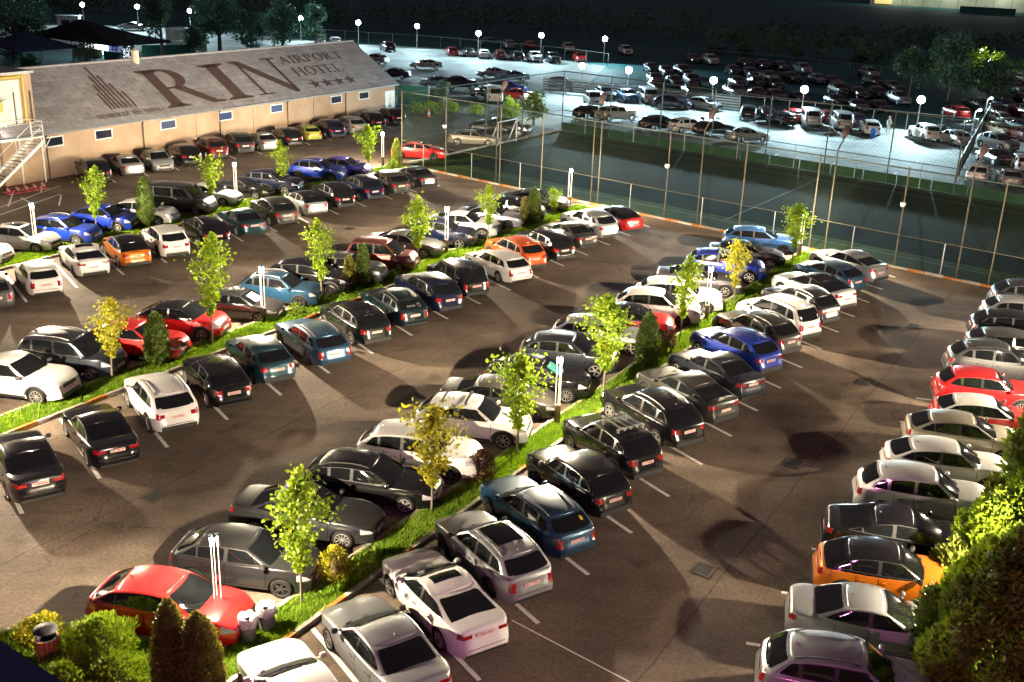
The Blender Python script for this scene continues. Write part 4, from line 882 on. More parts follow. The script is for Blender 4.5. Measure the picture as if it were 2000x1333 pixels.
# ------------------------------------------------------------------ ground sheets
def sheet(name, poly, z, mat):
    mb = MB(); mb.add([(x, y, z) for x, y in poly], [tuple(range(len(poly)))]); return struct(name, mb.mesh(name, fix=False), mat)
sheet('field', [(-900, -60), (900, -60), (900, 1500), (-900, 1500)], -.03, M['field'])
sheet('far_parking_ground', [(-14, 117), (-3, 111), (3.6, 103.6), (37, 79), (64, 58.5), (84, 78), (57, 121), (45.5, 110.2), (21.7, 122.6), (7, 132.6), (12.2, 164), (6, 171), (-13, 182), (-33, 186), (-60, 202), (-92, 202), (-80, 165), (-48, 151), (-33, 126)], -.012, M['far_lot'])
CNR, CFL = (-9.1, 84.2), (3.95, 103.9)
FD = Vector((33.1, -26.4)).normalized()
def FP(d): return (CNR[0] + FD.x * d, CNR[1] + FD.y * d)          # along the near court fence
def BP(d): return (CFL[0] + FD.x * d, CFL[1] + FD.y * d)          # along the far court fence
lot = sheet('parking_ground', [AN(-12, -67.0), AN(-12, 12), (40, 44.5), FP(56), CNR, (3.9, 103.7), (-3.2, 111.2), (-14, 117.2), AN(93, -67.0)], 0.0, M['asphalt'])
sheet('court_turf', [FP(.2), FP(56), BP(56), CFL], .006, M['court'])
def CI(a, d, t): q, r = FP(d), BP(d); return (q[0] + (r[0] - q[0]) * t, q[1] + (r[1] - q[1]) * t)
sheet('court_ground', [CI(0, 3, .16), CI(0, 54, .16), CI(0, 54, .95), CI(0, 3, .95)], .010, ramp_mat('court_middle', [(.3, (.002, .0032, .0022)), (.7, (.0045, .0062, .0045))], .4, .9))  # darker sheet over the middle of the court, green border left around it
# ------------------------------------------------------------------ painted bay lines
def line_obj(a, b, w=.13, z=.0045):
    ax, ay = a; bx, by = b; dx, dy = bx - ax, by - ay; l = math.hypot(dx, dy)
    mb = MB(); mb.add([(-l / 2, -w / 2, 0), (l / 2, -w / 2, 0), (l / 2, w / 2, 0), (-l / 2, w / 2, 0)], [(0, 1, 2, 3)])
    o = link('bay_line', mb.mesh('bay_line'), M['line'], lot, ((ax + bx) / 2, (ay + by) / 2, z), math.atan2(dy, dx)); return o
hr, hl_, h4 = rad(-55.5), rad(-10), rad(-13)
def bay_row(a0, n, ac_end, ac_start, hd, step=2.803):
    k = (ac_end - ac_start) / (math.cos(hd) * NX + math.sin(hd) * NY)
    for i in range(n):
        x, y = AN(a0 + step * i, ac_end)
        line_obj((x, y), (x - k * math.cos(hd), y - k * math.sin(hd)))
bay_row(15.53, 17, -11.43, -16.1, hr); bay_row(14.4, 18, -27.05, -31.9, hr); bay_row(26.9, 14, -44.1, -49.2, hr)
bay_row(23.4, 14, -6.6, -2.4, h4); bay_row(49.5, 13, -61.8, -66.4, hr, 2.87)
for (a, b) in [((39.1, -59.6), (44.9, -61.6)), ((40.3, -61.3), (46.5, -63.7)), ((40.7, -61.1), (43.4, -64.4)), ((42.7, -62.6), (42.1, -60.8)), ((44.4, -62.9), (46.9, -66.2)), ((42.8, -59.0), (44.8, -61.4)), ((20.86, -12.07), (20.3, -8.4))]: line_obj(AN(*a), AN(*b), .10 if a[0] > 30 else .045)
# ------------------------------------------------------------------ planted strips, kerbs and grass
kb = MB(); kb.box((0, 0, .06), (.98, .14, .15)); KERB = kb.mesh('kerb_stone')
def kerb_run(pts, mats, name='kerb'):
    e_ = bpy.data.objects.new(name, None); COL.objects.link(e_); e_['kind'] = 'structure'; k = 0
    for (ax, ay), (bx, by) in zip(pts, pts[1:]):
        l = math.hypot(bx - ax, by - ay); n = max(1, round(l)); an = math.atan2(by - ay, bx - ax)
        for i in range(n):
            t = (i + .5) / n
            o = link('kerb_stone', KERB, mats[k % len(mats)], e_, (ax + (bx - ax) * t, ay + (by - ay) * t, random.uniform(-.008, .008)), an + random.uniform(-.012, .012), objmat=True)
            o.scale = (l / n, 1, 1); k += 1
    return e_
STRIPS = [(28, 67.2, -51.15, -49.45), (14.5, 64.3, -33.55, -32.15), (16.2, 62.2, -17.35, -16.25), (14, 60.5, -2.0, 1.5)]
GARDEN = [(13.0, -22.3), (13.95, -21.8), (14.8, -19.8), (15.1, -18.0), (16.2, -17.35), (16.2, -16.25), (6, -16.25), (6, -23)]
KO, KW, KC = M['kerb_orange'], M['kerb_white'], M['kerb']
grass_areas = []
for i, (a0, a1, c0, c1) in enumerate(STRIPS):
    poly = [AN(a0, c0), AN(a1, c0), AN(a1, c1), AN(a0, c1)]; mb = MB(); mb.prism(poly, -.02, .09); struct('grass_strip', mb.mesh('grass_strip'), M['soil'])
    kerb_run([AN(a0, c0), AN(a1, c0)], [KC]); kerb_run([AN(a1, c1), AN(a0, c1)], [KO, KC, KW, KO, KC] if i < 3 else [KC]); kerb_run([AN(a1, c0), AN(a1, c1)], [KW])
    grass_areas.append(poly)
gp = [AN(*p) for p in GARDEN]; mb = MB(); mb.prism(list(reversed(gp)), -.02, .10); struct('garden_bed', mb.mesh('garden_bed'), M['soil'])
kerb_run([AN(*p) for p in GARDEN[:5]], [KW]); kerb_run([AN(6, -16.2), AN(16.2, -16.2)], [KC]); grass_areas.append(gp)
kerb_run([FP(d) for d in (-.2, 14, 28, 42, 55)], [KO, KW, KO, KC]); 
kerb_run([CNR, CFL], [KC, KW])
grng = random.Random(21)
def inpoly(x, y, P):
    c = False; j = len(P) - 1
    for i in range(len(P)):
        if (P[i][1] > y) != (P[j][1] > y) and x < (P[j][0] - P[i][0]) * (y - P[i][1]) / (P[j][1] - P[i][1]) + P[i][0]: c = not c
        j = i
    return c
def blades(polys, dens, hgt, z0, rmax=70, mat='grass', name='grass', wid=.012):
    mb = MB()
    for P in polys:
        xs_ = [p[0] for p in P]; ys_ = [p[1] for p in P]; A = (max(xs_) - min(xs_)) * (max(ys_) - min(ys_)); n = int(A * dens)
        for _ in range(n):
            x = grng.uniform(min(xs_), max(xs_)); y = grng.uniform(min(ys_), max(ys_))
            if not inpoly(x, y, P): continue
            d = math.hypot(x, y)
            if d > 32 and grng.random() > (32 / d) ** 1.3: continue
            k = 1 + max(0, d - 25) * .022
            h = hgt * grng.uniform(.45, 1.25); a = grng.uniform(0, 6.28); w = wid * k * grng.uniform(.7, 1.6); le = h * grng.uniform(.2, .9); b = grng.uniform(0, 6.28)
            ca, sa = math.cos(a) * w, math.sin(a) * w; tx, ty = x + math.cos(b) * le, y + math.sin(b) * le
            mb.add([(x - ca, y - sa, z0), (x + ca, y + sa, z0), (tx, ty, z0 + h)], [(0, 1, 2)])
    o = struct(name, mb.mesh(name), M[mat], 'stuff'); return o
blades(grass_areas, 1000, .13, .085)
# ------------------------------------------------------------------ drain grates
gm = MB()
for i in range(9): gm.box((-.28 + .07 * i, 0, 0), (.035, .5, .012))
gf = MB()
for c, d in (((0, .27, 0), (.66, .05, .016)), ((0, -.27, 0), (.66, .05, .016)), ((.31, 0, 0), (.05, .5, .016)), ((-.31, 0, 0), (.05, .5, .016)), ((0, 0, 0), (.04, .5, .015))): gf.box(c, d)
pit = MB(); pit.box((0, 0, 0), (.64, .54, .004))
GRM, GFM, PTM = gm.mesh('grate_bars'), gf.mesh('grate_frame'), pit.mesh('pit')
for (x, y), lab in zip([(5.69, 26.92), (9.89, 33.99), (14.58, 41.83), (19.2, 49.46), (-10.93, 29.98), (-10.07, 63.91)],
    ['cast iron drain grate nearest the bottom in the right-hand aisle', 'cast iron drain grate in the right-hand aisle beside a long oval shadow', 'cast iron drain grate third from the bottom in the right-hand aisle', 'cast iron drain grate farthest up the right-hand aisle', 'cast iron drain grate in the left aisle in front of the black saloons', 'cast iron drain grate far up the aisle behind the dusty grey SUV']):
    t = thing('drain_grate', lab, 'drain', (x, y, .006), TH, 'drain grates in the asphalt')
    link('pit', PTM, M['gap'], t); link('grate_frame', GFM, M['grate'], t, (0, 0, .006)); link('grate_bars', GRM, M['grate'], t, (0, 0, .005))

# ------------------------------------------------------------------ car park lamps
def lamp_meshes():
    post = MB(); post.box((0, 0, .46), (.17, .17, .74)); foot = MB(); foot.box((0, 0, .11), (.26, .26, .03))
    bars = []
    for k in range(3):
        a = rad(90 + 120 * k); b = MB(); b.box((.095 * math.cos(a), .095 * math.sin(a), 1.73), (.017, .017, 1.80), a); bars.append(b.mesh('bar'))
    cap = MB()
    for k in range(3):
        a = rad(30 + 120 * k); c_, s_ = math.cos(a), math.sin(a); P = [(0, 0), (c_ * .12 - s_ * .04, s_ * .12 + c_ * .04), (c_ * .12 + s_ * .04, s_ * .12 - c_ * .04)]
        cap.add([(x, y, z) for z in (2.70, 2.77) for x, y in P], [(0, 2, 1), (3, 4, 5), (0, 1, 4, 3), (1, 2, 5, 4), (2, 0, 3, 5)])
    led = MB()
    for k in range(3):
        a = rad(90 + 120 * k); led.lathe([(.001, -.13), (.022, -.12), (.022, .12), (.001, .13)], 6, (.095 * math.cos(a), .095 * math.sin(a), 2.56))
    return post.mesh('post'), foot.mesh('foot'), bars, cap.mesh('cap'), led.mesh('led')
LP = lamp_meshes()
def lamp(al, ac, lab, power=12500):
    x, y = AN(al, ac); t = thing('car_park_lamp', lab, 'lamp', (x, y, 0), random.uniform(0, 2), 'slim three-bar lamps of the car park')
    link('foot', LP[1], M['bronze'], t); link('post', LP[0], M['bronze'], t)
    for b in LP[2]: link('light_bar', b, M['ledbar'], t)
    link('cap', LP[3], M['darkpost'], t); link('light_source', LP[4], M['led'], t)
    ld = bpy.data.lights.new('lamp_light', 'POINT'); ld.energy = power; ld.color = (1.0, .83, .58); ld.shadow_soft_size = .05; soften(ld, 18.0)
    lo = bpy.data.objects.new('lamp_light', ld); COL.objects.link(lo); lo.parent = t; lo.location = (0, 0, 2.58)
for a in [(35.3, -50.95, 'three-bar lamp at the left edge beside the white estate'), (50.27, -51.1, 'three-bar lamp left of centre below the tiled building'), (65.98, -51.3, 'three-bar lamp beside the yellow-lit cypress near the fence corner'),
          (34.03, -33.3, 'three-bar lamp between the teal crossover and the steel blue SUV'), (48.84, -33.5, 'three-bar lamp in front of the navy blue SUV in the middle strip'), (63.2, -33.45, 'three-bar lamp close to the court fence at the end of the middle strip'),
          (16.35, -18.0, 'three-bar lamp in the foreground in front of the bright red hatchback'), (32.23, -17.1, 'three-bar lamp beside the crossover with turquoise sunshade'), (46.78, -17.1, 'three-bar lamp in front of the white SUVs in the nearest strip'), (61.04, -17.1, 'three-bar lamp close to the court fence at the end of the nearest strip'),
          (19.4, -33.3, 'three-bar lamp beyond the left edge of the middle strip'), (20.6, -50.9, 'three-bar lamp beyond the left edge of the first strip'),
          (27.2, -1.3, 'three-bar lamp hidden behind the big conifers at right'), (41.5, -1.0, 'three-bar lamp beyond the right edge beside the red cars'), (55.0, -1.0, 'three-bar lamp beyond the right edge near the court fence')]: lamp(*a)
# ------------------------------------------------------------------ low tiled building with painted roof sign
Q0 = Vector((-32.54, 74.03, 3.2)); U = Vector((EX, EY, 0)); NB = Vector((-NX, -NY, 0))
VR = (NB * 5.6 + Vector((0, 0, 3.65))); VL = VR.length; VR.normalize(); RN = U.cross(VR)
if RN.z < 0: RN = -RN
def RP(u, v, h=0.0): return Q0 + U * u + VR * v + RN * h
def WP(u, z, off=0.25): return Vector((Q0.x, Q0.y, 0)) + U * u + NB * off + Vector((0, 0, z))
bl = thing('tiled_building', 'long low building with grey tiled roof carrying a painted hotel name', 'building', (Q0.x, Q0.y, 0), 0)
inv = Matrix.Translation((-Q0.x, -Q0.y, 0))
def bpart(name, mb, mat, parent=None, **kw):
    me = mb.mesh(name, **kw)
    if parent is None: me.transform(inv)
    else: me.transform(inv)
    return link(name, me, mat, parent or bl)
U0, U1 = -3.2, 40.1
w = MB(); W0 = .25; D = 11.2
a, b, c, d = WP(U0 + .2, 0), WP(U1 - .25, 0), WP(U1 - .25, 0, D - .25), WP(U0 + .2, 0, D - .25)
hz = Vector((0, 0, 3.12))
w.add([a, b, b + hz, a + hz], [(0, 1, 2, 3)])
rz_ = Vector((0, 0, 6.6)); mid = WP(U1 - .25, 0, 5.6)
w.add([b, c, c + hz, mid + rz_, b + hz], [(0, 1, 2, 3, 4)]); w.add([a, d, d + hz, WP(U0 + .2, 0, 5.6) + rz_, a + hz], [(4, 3, 2, 1, 0)]); w.add([c, d, d + hz, c + hz], [(0, 1, 2, 3)])
bpart('wall', w, M['wall'])
deck = MB()
deck.add([RP(U0, 0, -.10), RP(U1, 0, -.10), RP(U1, VL, -.10), RP(U0, VL, -.10), RP(U0, 0, -.02), RP(U1, 0, -.02), RP(U1, VL, -.02), RP(U0, VL, -.02)], [(3, 2, 1, 0), (4, 5, 6, 7), (0, 1, 5, 4), (1, 2, 6, 5), (2, 3, 7, 6), (3, 0, 4, 7)])
back = [Q0 + U * U0 + NB * 11.2, Q0 + U * U1 + NB * 11.2]
deck.add([RP(U1, VL, -.02), RP(U0, VL, -.02), back[0], back[1]], [(0, 1, 2, 3)])
roof = bpart('roof', deck, M['gap'])
# slates: 13 courses, half-bond; nearest 300 single, the far rest joined
NC = 13; ch = VL / NC; tw = 1.12; tiles = []
for r in range(NC):
    u = U0 - (tw / 2 if r % 2 else 0)
    while u < U1:
        a_, b_ = max(u, U0), min(u + tw, U1)
        if b_ - a_ > .12: tiles.append((r, a_, b_))
        u += tw
tiles.sort(key=lambda t: t[1]); trng = random.Random(9)
def tile_geo(mb, r, a_, b_):
    v0, v1 = r * ch + .022, (r + 1) * ch + .012; g_ = .022
    lo, hi = .030 + trng.uniform(0, .008), .006
    p = [RP(a_ + g_, v0, lo), RP(b_ - g_, v0, lo + trng.uniform(-.004, .004)), RP(b_ - g_, min(v1, VL), hi), RP(a_ + g_, min(v1, VL), hi)]
    q = [x - RN * .02 for x in p]
    mb.add(p + q, [(0, 1, 2, 3), (0, 4, 5, 1), (1, 5, 6, 2), (3, 7, 4, 0)])
rest = MB()
for i, (r, a_, b_) in enumerate(tiles):
    if i < 300:
        mb = MB(); tile_geo(mb, r, a_, b_); bpart('roof_tile', mb, M['tile'], roof)
    else: tile_geo(rest, r, a_, b_)
o = bpart('roof_tiles', rest, M['tile'], roof); o['kind'] = 'stuff'
for i in range(15):       # pale sheets lapped over the eave at the near end
    u = .1 + i * 1.1; h_ = .95 - i * .055
    mb = MB(); p = [RP(u + .02, -.12, .030), RP(u + 1.08, -.12, .030), RP(u + 1.08, h_ * (.9 if i else .5), .034), RP(u + .02, h_ * (.95 if i else .2), .034)]; q = [x - RN * .012 for x in p]
    mb.add(p + q, [(0, 1, 2, 3), (0, 4, 5, 1), (1, 5, 6, 2), (3, 7, 4, 0), (2, 6, 7, 3)]); bpart('eave_sheet', mb, M['flash'], roof)
rd = MB(); rd.tube(RP(U0, VL, .03), RP(U1, VL, .03), .09, 8); bpart('ridge_cap', rd, M['tile'], roof)
gt = MB(); gt.tube(RP(U0, -.06, -.05), RP(U1, -.06, -.05), .07, 8); bpart('gutter', gt, M['steel'])
ch_ = MB(); p = RP(12.9, VL - .25, 0); ch_.lathe([(.30, -.4), (.30, .75), (.34, .75), (.34, .85), (.001, 1.05)], 12, p); bpart('chimney', ch_, M['kerb_white'], roof)
# sign on the roof: polygons lie 4 cm above the deck, just clear of the slates
def sgn_poly(mb, poly, u0, v0, su, sv):
    P = [RP(u0 + x * su, v0 + y * sv, .047) for x, y in poly]; n = len(P); mb.add(P + [p - RN * .006 for p in P], [tuple(range(n))] + [(i, n + i, n + (i + 1) % n, (i + 1) % n) for i in range(n)])
def arc(cx, cy, rx, ry, t0, t1, n): return [(cx + rx * math.cos(rad(t0 + (t1 - t0) * i / n)), cy + ry * math.sin(rad(t0 + (t1 - t0) * i / n))) for i in range(n + 1)]
def ring(cx, cy, rx, ry, ix, iy, t0, t1, n):
    o_ = arc(cx, cy, rx, ry, t0, t1, n); i_ = arc(cx, cy, ix, iy, t0, t1, n)
    return [[o_[k], o_[k + 1], i_[k + 1], i_[k]] for k in range(n)]
def rect(x0, y0, x1, y1): return [(x0, y0), (x1, y0), (x1, y1), (x0, y1)]
def stem(x, w_, y0=0, y1=1, s=.10, top=True, bot=True):   # heavy vertical with bracketed serifs
    P = [rect(x, y0, x + w_, y1)]
    if bot: P.append([(x - s, y0), (x + w_ + s, y0), (x + w_ + s, y0 + .025), (x + w_, y0 + .09), (x, y0 + .09), (x - s, y0 + .025)])
    if top: P.append([(x - s, y1), (x - s, y1 - .025), (x, y1 - .09), (x + w_, y1 - .09), (x + w_ + s, y1 - .025), (x + w_ + s, y1)])
    return P
T_, t_ = .17, .06
GL = {   # glyphs in a box of height 1, width given
 'I': (.42, stem(.125, T_)),
 'R': (.92, stem(.10, T_) + ring(.36, .735, .30, .265, .13, .215, 90, -90, 12) + [rect(.2, .95, .37, 1), rect(.2, .47, .37, .52), [(.34, .50), (.54, .50), (.86, .06), (.98, .03), (.98, 0), (.74, 0)]]),
 'P': (.74, stem(.10, T_) + ring(.36, .72, .30, .28, .13, .23, 90, -90, 12) + [rect(.2, .95, .37, 1), rect(.2, .44, .37, .49)]),
 'N': (1.06, [rect(.14, 0, .14 + t_, .96), rect(.84, 0, .84 + t_, 1), [(.0, 1), (.24, 1), (.90, .10), (.90, -.03), (.80, -.03), (.12, .90)], rect(.02, 0, .34, .035), rect(.70, .965, 1.02, 1)]),
 'A': (.96, [[(.10, .0), (.16, .0), (.50, .90), (.50, 1.0), (.46, 1.0)], [(.46, 1.0), (.54, 1.0), (.90, 0), (.70, 0), (.44, .80)], rect(.25, .30, .72, .35), rect(.0, 0, .26, .035), rect(.60, 0, .98, .035)]),
 'O': (1.0, ring(.5, .5, .46, .52, .28, .45, 0, 360, 24)),
 'T': (.86, stem(.35, T_, 0, 1, .10, False, True) + [rect(.02, .95, .86, 1), [(.02, .95), (.02, .76), (.06, .76), (.12, .95)], [(.76, .95), (.82, .76), (.86, .76), (.86, .95)]]),
 'H': (1.06, stem(.10, T_, 0, 1, .08) + stem(.76, T_, 0, 1, .08) + [rect(.2, .48, .8, .53)]),
 'E': (.80, stem(.10, T_, 0, 1, .08) + [rect(.2, .95, .70, 1), rect(.2, .48, .56, .53), rect(.2, 0, .74, .05), [(.66, .95), (.72, .78), (.74, .78), (.74, 1)], [(.68, .05), (.74, .24), (.78, .24), (.76, 0)], rect(.53, .40, .57, .61)]),
 'L': (.76, stem(.10, T_, 0, 1, .08) + [rect(.2, 0, .72, .05), [(.66, .05), (.72, .26), (.76, .26), (.74, 0)]]),
 'M': (1.24, [rect(.14, 0, .14 + t_, .96), [(.02, 1), (.26, 1), (.62, .16), (.58, 0)], [(.60, 0), (.62, .16), (.92, 1), (.98, 1)]] + stem(.90, T_, 0, 1, .07) + [rect(.02, 0, .32, .035)]),
 'B': (.80, stem(.10, T_, 0, 1, .08) + ring(.36, .74, .28, .26, .12, .21, 90, -90, 10) + ring(.38, .26, .34, .26, .17, .21, 90, -90, 10) + [rect(.2, .95, .37, 1), rect(.2, .48, .38, .52), rect(.2, 0, .38, .05)]),
 'F': (.72, stem(.10, T_, 0, 1, .08) + [rect(.2, .95, .68, 1), rect(.2, .48, .54, .53), [(.64, .95), (.68, .76), (.72, .76), (.72, 1)]]),
 'S': (.66, ring(.34, .74, .26, .27, .12, .21, 20, 250, 10) + ring(.34, .26, .28, .27, .13, .21, 70, -160, 10) + [[(.30, .60), (.22, .47), (.40, .40), (.46, .53)]]),
 ' ': (.45, [])}
sign = None
def word(txt, u0, u1, v0, h, name):
    tot = sum(GL[c][0] for c in txt) + .07 * (len(txt) - 1); s = (u1 - u0) / tot; u = u0
    for c in txt:
        mb = MB()
        for poly in GL[c][1]: sgn_poly(mb, poly, u, v0, s, h)
        if mb.v: bpart(name, mb, M['signpaint'], roof)
        u += (GL[c][0] + .07) * s
def letter(c, u0, u1, v0, h):
    mb = MB()
    for poly in GL[c][1]: sgn_poly(mb, poly, u0, v0, (u1 - u0) / GL[c][0], h)
    bpart('sign_letter', mb, M['signpaint'], roof)
letter('R', 11.7, 17.5, .78, 4.45); letter('I', 18.0, 21.2, .78, 4.45); letter('N', 21.6, 27.6, .85, 4.45)
word('AIRPORT', 27.7, 36.3, 4.38, 1.0, 'sign_letter'); word('HOTEL', 28.1, 34.6, 2.62, 1.15, 'sign_letter')
word('MEMBER OF RIN HOTELS', 5.1, 11.3, .62, .42, 'sign_letter')
for k in range(4):
    mb = MB(); P = []
    for i in range(10):
        r_ = .78 if i % 2 == 0 else .32; a_ = rad(90 + 36 * i); P.append((r_ * math.cos(a_), r_ * math.sin(a_)))
    c0 = (29.2 + 1.64 * k, 1.38)
    for i in range(10): sgn_poly(mb, [(0, 0), P[i], P[(i + 1) % 10]], c0[0], c0[1], 1, .85)
    bpart('sign_star', mb, M['signpaint'], roof)
for u, tv in [(6.80, 3.28), (7.14, 4.22), (7.48, 5.24), (7.83, 6.22), (8.20, 5.22), (8.62, 4.24), (9.05, 3.27)]:
    mb = MB(); sgn_poly(mb, rect(0, 0, 1, 1), u, 1.45, .17, tv - 1.45); bpart('sign_bar', mb, M['signpaint'], roof)
winglass = plain('window_glass', (.012, .015, .03), .12, 0, .3, 2, coat=.5); winblue = plain('blue_window_blind', (.007, .016, .085), .35, 0, .25, 3)
for i, u in enumerate((1.0, 5.17, 11.18, 17.18, 23.16, 31.0, 35.0)):
    fr = MB(); hwid, hh = .78, .36
    for (x0, x1, z0, z1) in ((-hwid, hwid, hh - .08, hh), (-hwid, hwid, -hh, -hh + .08), (-hwid, -hwid + .08, -hh + .08, hh - .08), (hwid - .08, hwid, -hh + .08, hh - .08)):
        A_ = [WP(u + x0, 2.52 + z0, .20), WP(u + x1, 2.52 + z0, .20), WP(u + x1, 2.52 + z1, .20), WP(u + x0, 2.52 + z1, .20)]; B_ = [p + NB * .10 for p in A_]
        fr.add(A_ + B_, [(0, 1, 2, 3), (0, 4, 5, 1), (1, 5, 6, 2), (2, 6, 7, 3), (3, 7, 4, 0)])
    f = bpart('window', fr, M['whitemetal'])
    pn = MB(); pn.add([WP(u + x, 2.52 + z, .235) for x, z in ((-.7, -.28), (.7, -.28), (.7, .28), (-.7, .28))], [(0, 1, 2, 3)])
    bpart('pane', pn, winblue if i in (2, 3, 4) else winglass, f)
for k, (x0, x1) in enumerate(((38.25, 38.98), (39.02, 39.75))):
    db = MB(); A_ = [WP(x0, .05, .20), WP(x1, .05, .20), WP(x1, 2.6, .20), WP(x0, 2.6, .20)]; B_ = [p + NB * .06 for p in A_]
    db.add(A_ + B_, [(0, 1, 2, 3), (0, 4, 5, 1), (1, 5, 6, 2), (2, 6, 7, 3), (3, 7, 4, 0)]); dd = bpart('door', db, M['whitemetal'])
    hb = MB(); hb.tube(WP((38.9, 39.1)[k], 1.05, .17), WP((38.9, 39.1)[k], 1.25, .17), .02, 6); bpart('door_handle', hb, M['steel'], dd)
for u in (.35, 8.7, 16.49, 24.46, 32.29):
    dp = MB(); dp.path([RP(u, -.06, -.08), WP(u, 2.95, .16), WP(u, 2.75, .18), WP(u, .05, .18)], .05, 7); bpart('downpipe', dp, M['rust'])
for u in (14.0, 20.3, 27.9):
    cj = MB(); cj.tube(WP(u, .3, .24), WP(u, 2.9, .24), .012, 4); bpart('wall_cable', cj, M['gap'])

# ------------------------------------------------------------------ hotel annex with lit poster, stairs
AO = Vector((-33.29, 74.88, 0)); 
an = thing('hotel_annex', 'beige annex wall with yellow pipe and lit advertising panel at the left edge', 'building', (AO.x, AO.y, 0))
ainv = Matrix.Translation((-AO.x, -AO.y, 0))
def apart(name, mb, mat, parent=None, **kw):
    me = mb.mesh(name, **kw); me.transform(ainv); return link(name, me, mat, parent or an)
def A3(t, off, z): p = AO - U * t - NB * off; return Vector((p.x, p.y, z))
w = MB(); P0 = [A3(0, 0, 0), A3(14, 0, 0), A3(14, -6, 0), A3(0, -6, 0)]; w.prism([(p.x, p.y) for p in P0], 0, 7.15); apart('wall', w, M['wall'], fix=True)
cp = MB(); P1 = [A3(-.15, .15, 0), A3(14, .15, 0), A3(14, -6, 0), A3(-.15, -6, 0)]; cp.prism([(p.x, p.y) for p in P1], 7.15, 7.32); apart('roof_edge', cp, M['steel'], fix=True)
yp = MB(); yp.path([A3(14, .12, 7.0), A3(.75, .12, 7.0), A3(.75, .12, .2)], .055, 7); apart('gas_pipe', yp, plain('yellow_pipe', (.62, .42, .02), .5), smooth=True)
for t in (1.5, .25):
    dp = MB(); dp.tube(A3(t, .07, 0), A3(t, .07, 6.0), .05, 7); apart('downpipe', dp, M['rust'])
pb = MB(); q = [A3(1.0, .06, 3.6), A3(5.5, .06, 3.6), A3(5.5, .06, 6.8), A3(1.0, .06, 6.8)]; r_ = [p + NB * .05 for p in q]; pb.add(q + r_, [(0, 1, 2, 3), (0, 4, 5, 1), (1, 5, 6, 2), (2, 6, 7, 3), (3, 7, 4, 0)])
bb = apart('advertising_panel', pb, ramp_mat('poster', [(.2, (.42, .40, .36)), (.6, (.55, .54, .51)), (.9, (.62, .60, .55))], .8, .5, bump=0))
ad = MB()
for i in range(24):
    a_ = rad(random.uniform(20, 160)); l_ = random.uniform(.5, 1.1); c0 = A3(2.7 + random.uniform(-.12, .12), .075, 5.35); d_ = -U * math.cos(a_) * l_ + Vector((0, 0, math.sin(a_) * l_)); s_ = U * .04
    ad.add([c0 - s_, c0 + s_, c0 + d_], [(0, 1, 2)])
apart('printed_plant', ad, plain('print_green', (.05, .12, .03), .5), bb)
pt = MB(); pt.add([A3(2.3, .072, 5.4), A3(3.1, .072, 5.4), A3(3.0, .072, 4.75), A3(2.4, .072, 4.75)], [(0, 1, 2, 3)]); apart('printed_pot', pt, plain('print_orange', (.62, .30, .05), .5), bb)
pw = MB(); pw.add([A3(2.0, .070, 4.75), A3(3.6, .070, 4.75), A3(3.5, .070, 3.75), A3(2.1, .070, 3.75)], [(0, 1, 2, 3)]); apart('printed_table', pw, plain('print_cream', (.66, .52, .34), .5), bb)
fl = thing('poster_floodlight', 'small floodlight on the stair landing rail lighting the advertising panel', 'lamp', A3(3.6, 1.0, 3.45))
fb = MB(); fb.box((0, 0, .06), (.30, .14, .20), TH); link('housing', fb.mesh('housing'), M['trim'], fl)
fe = MB(); fe.box((-.05, .03, .18), (.24, .08, .02), TH); link('lens', fe.mesh('lens'), M['led'], fl)
ld = bpy.data.lights.new('poster_light', 'POINT'); ld.energy = 150; ld.color = (1, .93, .78); ld.shadow_soft_size = .08; lo = bpy.data.objects.new('poster_light', ld); COL.objects.link(lo); lo.parent = fl; lo.location = (0, 0, .32)
stt = thing('steel_staircase', 'white steel outdoor staircase with landing beside the annex wall', 'staircase', (-33.0, 73.0, 0)); SO = Vector((-33.0, 73.0, 0))
def S3(t, off, z): p = AO - U * t - NB * off; return Vector((p.x, p.y, z)) - SO
def spart(name, mb, **kw): return link(name, mb.mesh(name, **kw), M['whitemetal'], stt)
ld_ = MB()
def slab(mb, t0, t1, o0, o1, z0, z1):
    P = [S3(t0, o0, 0), S3(t1, o0, 0), S3(t1, o1, 0), S3(t0, o1, 0)]; mb.prism([(p.x, p.y) for p in P], z0, z1)
slab(ld_, .55, 5.2, .15, 1.5, 3.05, 3.15); spart('landing', ld_, fix=True)
for t, o_ in ((.7, 1.4), (.7, .3), (2.4, 1.4)):
    pm_ = MB(); pm_.tube(S3(t, o_, 0), S3(t, o_, 3.05), .055, 8); spart('post', pm_)
br = MB(); br.tube(S3(.7, 1.4, 2.0), S3(-.1, 1.4, 3.05), .03, 6); spart('brace', br)
for zz in (3.5, 3.85, 4.15):
    rl = MB(); rl.path([S3(5.2, .2, zz), S3(.6, .2, zz), S3(.6, 1.5, zz), S3(1.5, 1.5, zz)], .022, 6); spart('rail', rl)
for t, o_ in ((.6, .2), (.6, 1.5), (1.5, 1.5), (2.4, .2), (3.6, .2)):
    bp_ = MB(); bp_.tube(S3(t, o_, 3.15), S3(t, o_, 4.15), .025, 6); spart('baluster', bp_)
for k in range(17):
    sp_ = MB(); t0 = 1.55 + .25 * k; slab(sp_, t0, t0 + .27, 1.55, 2.65, 2.92 - .178 * k, 2.95 - .178 * k); spart('step', sp_, fix=True)
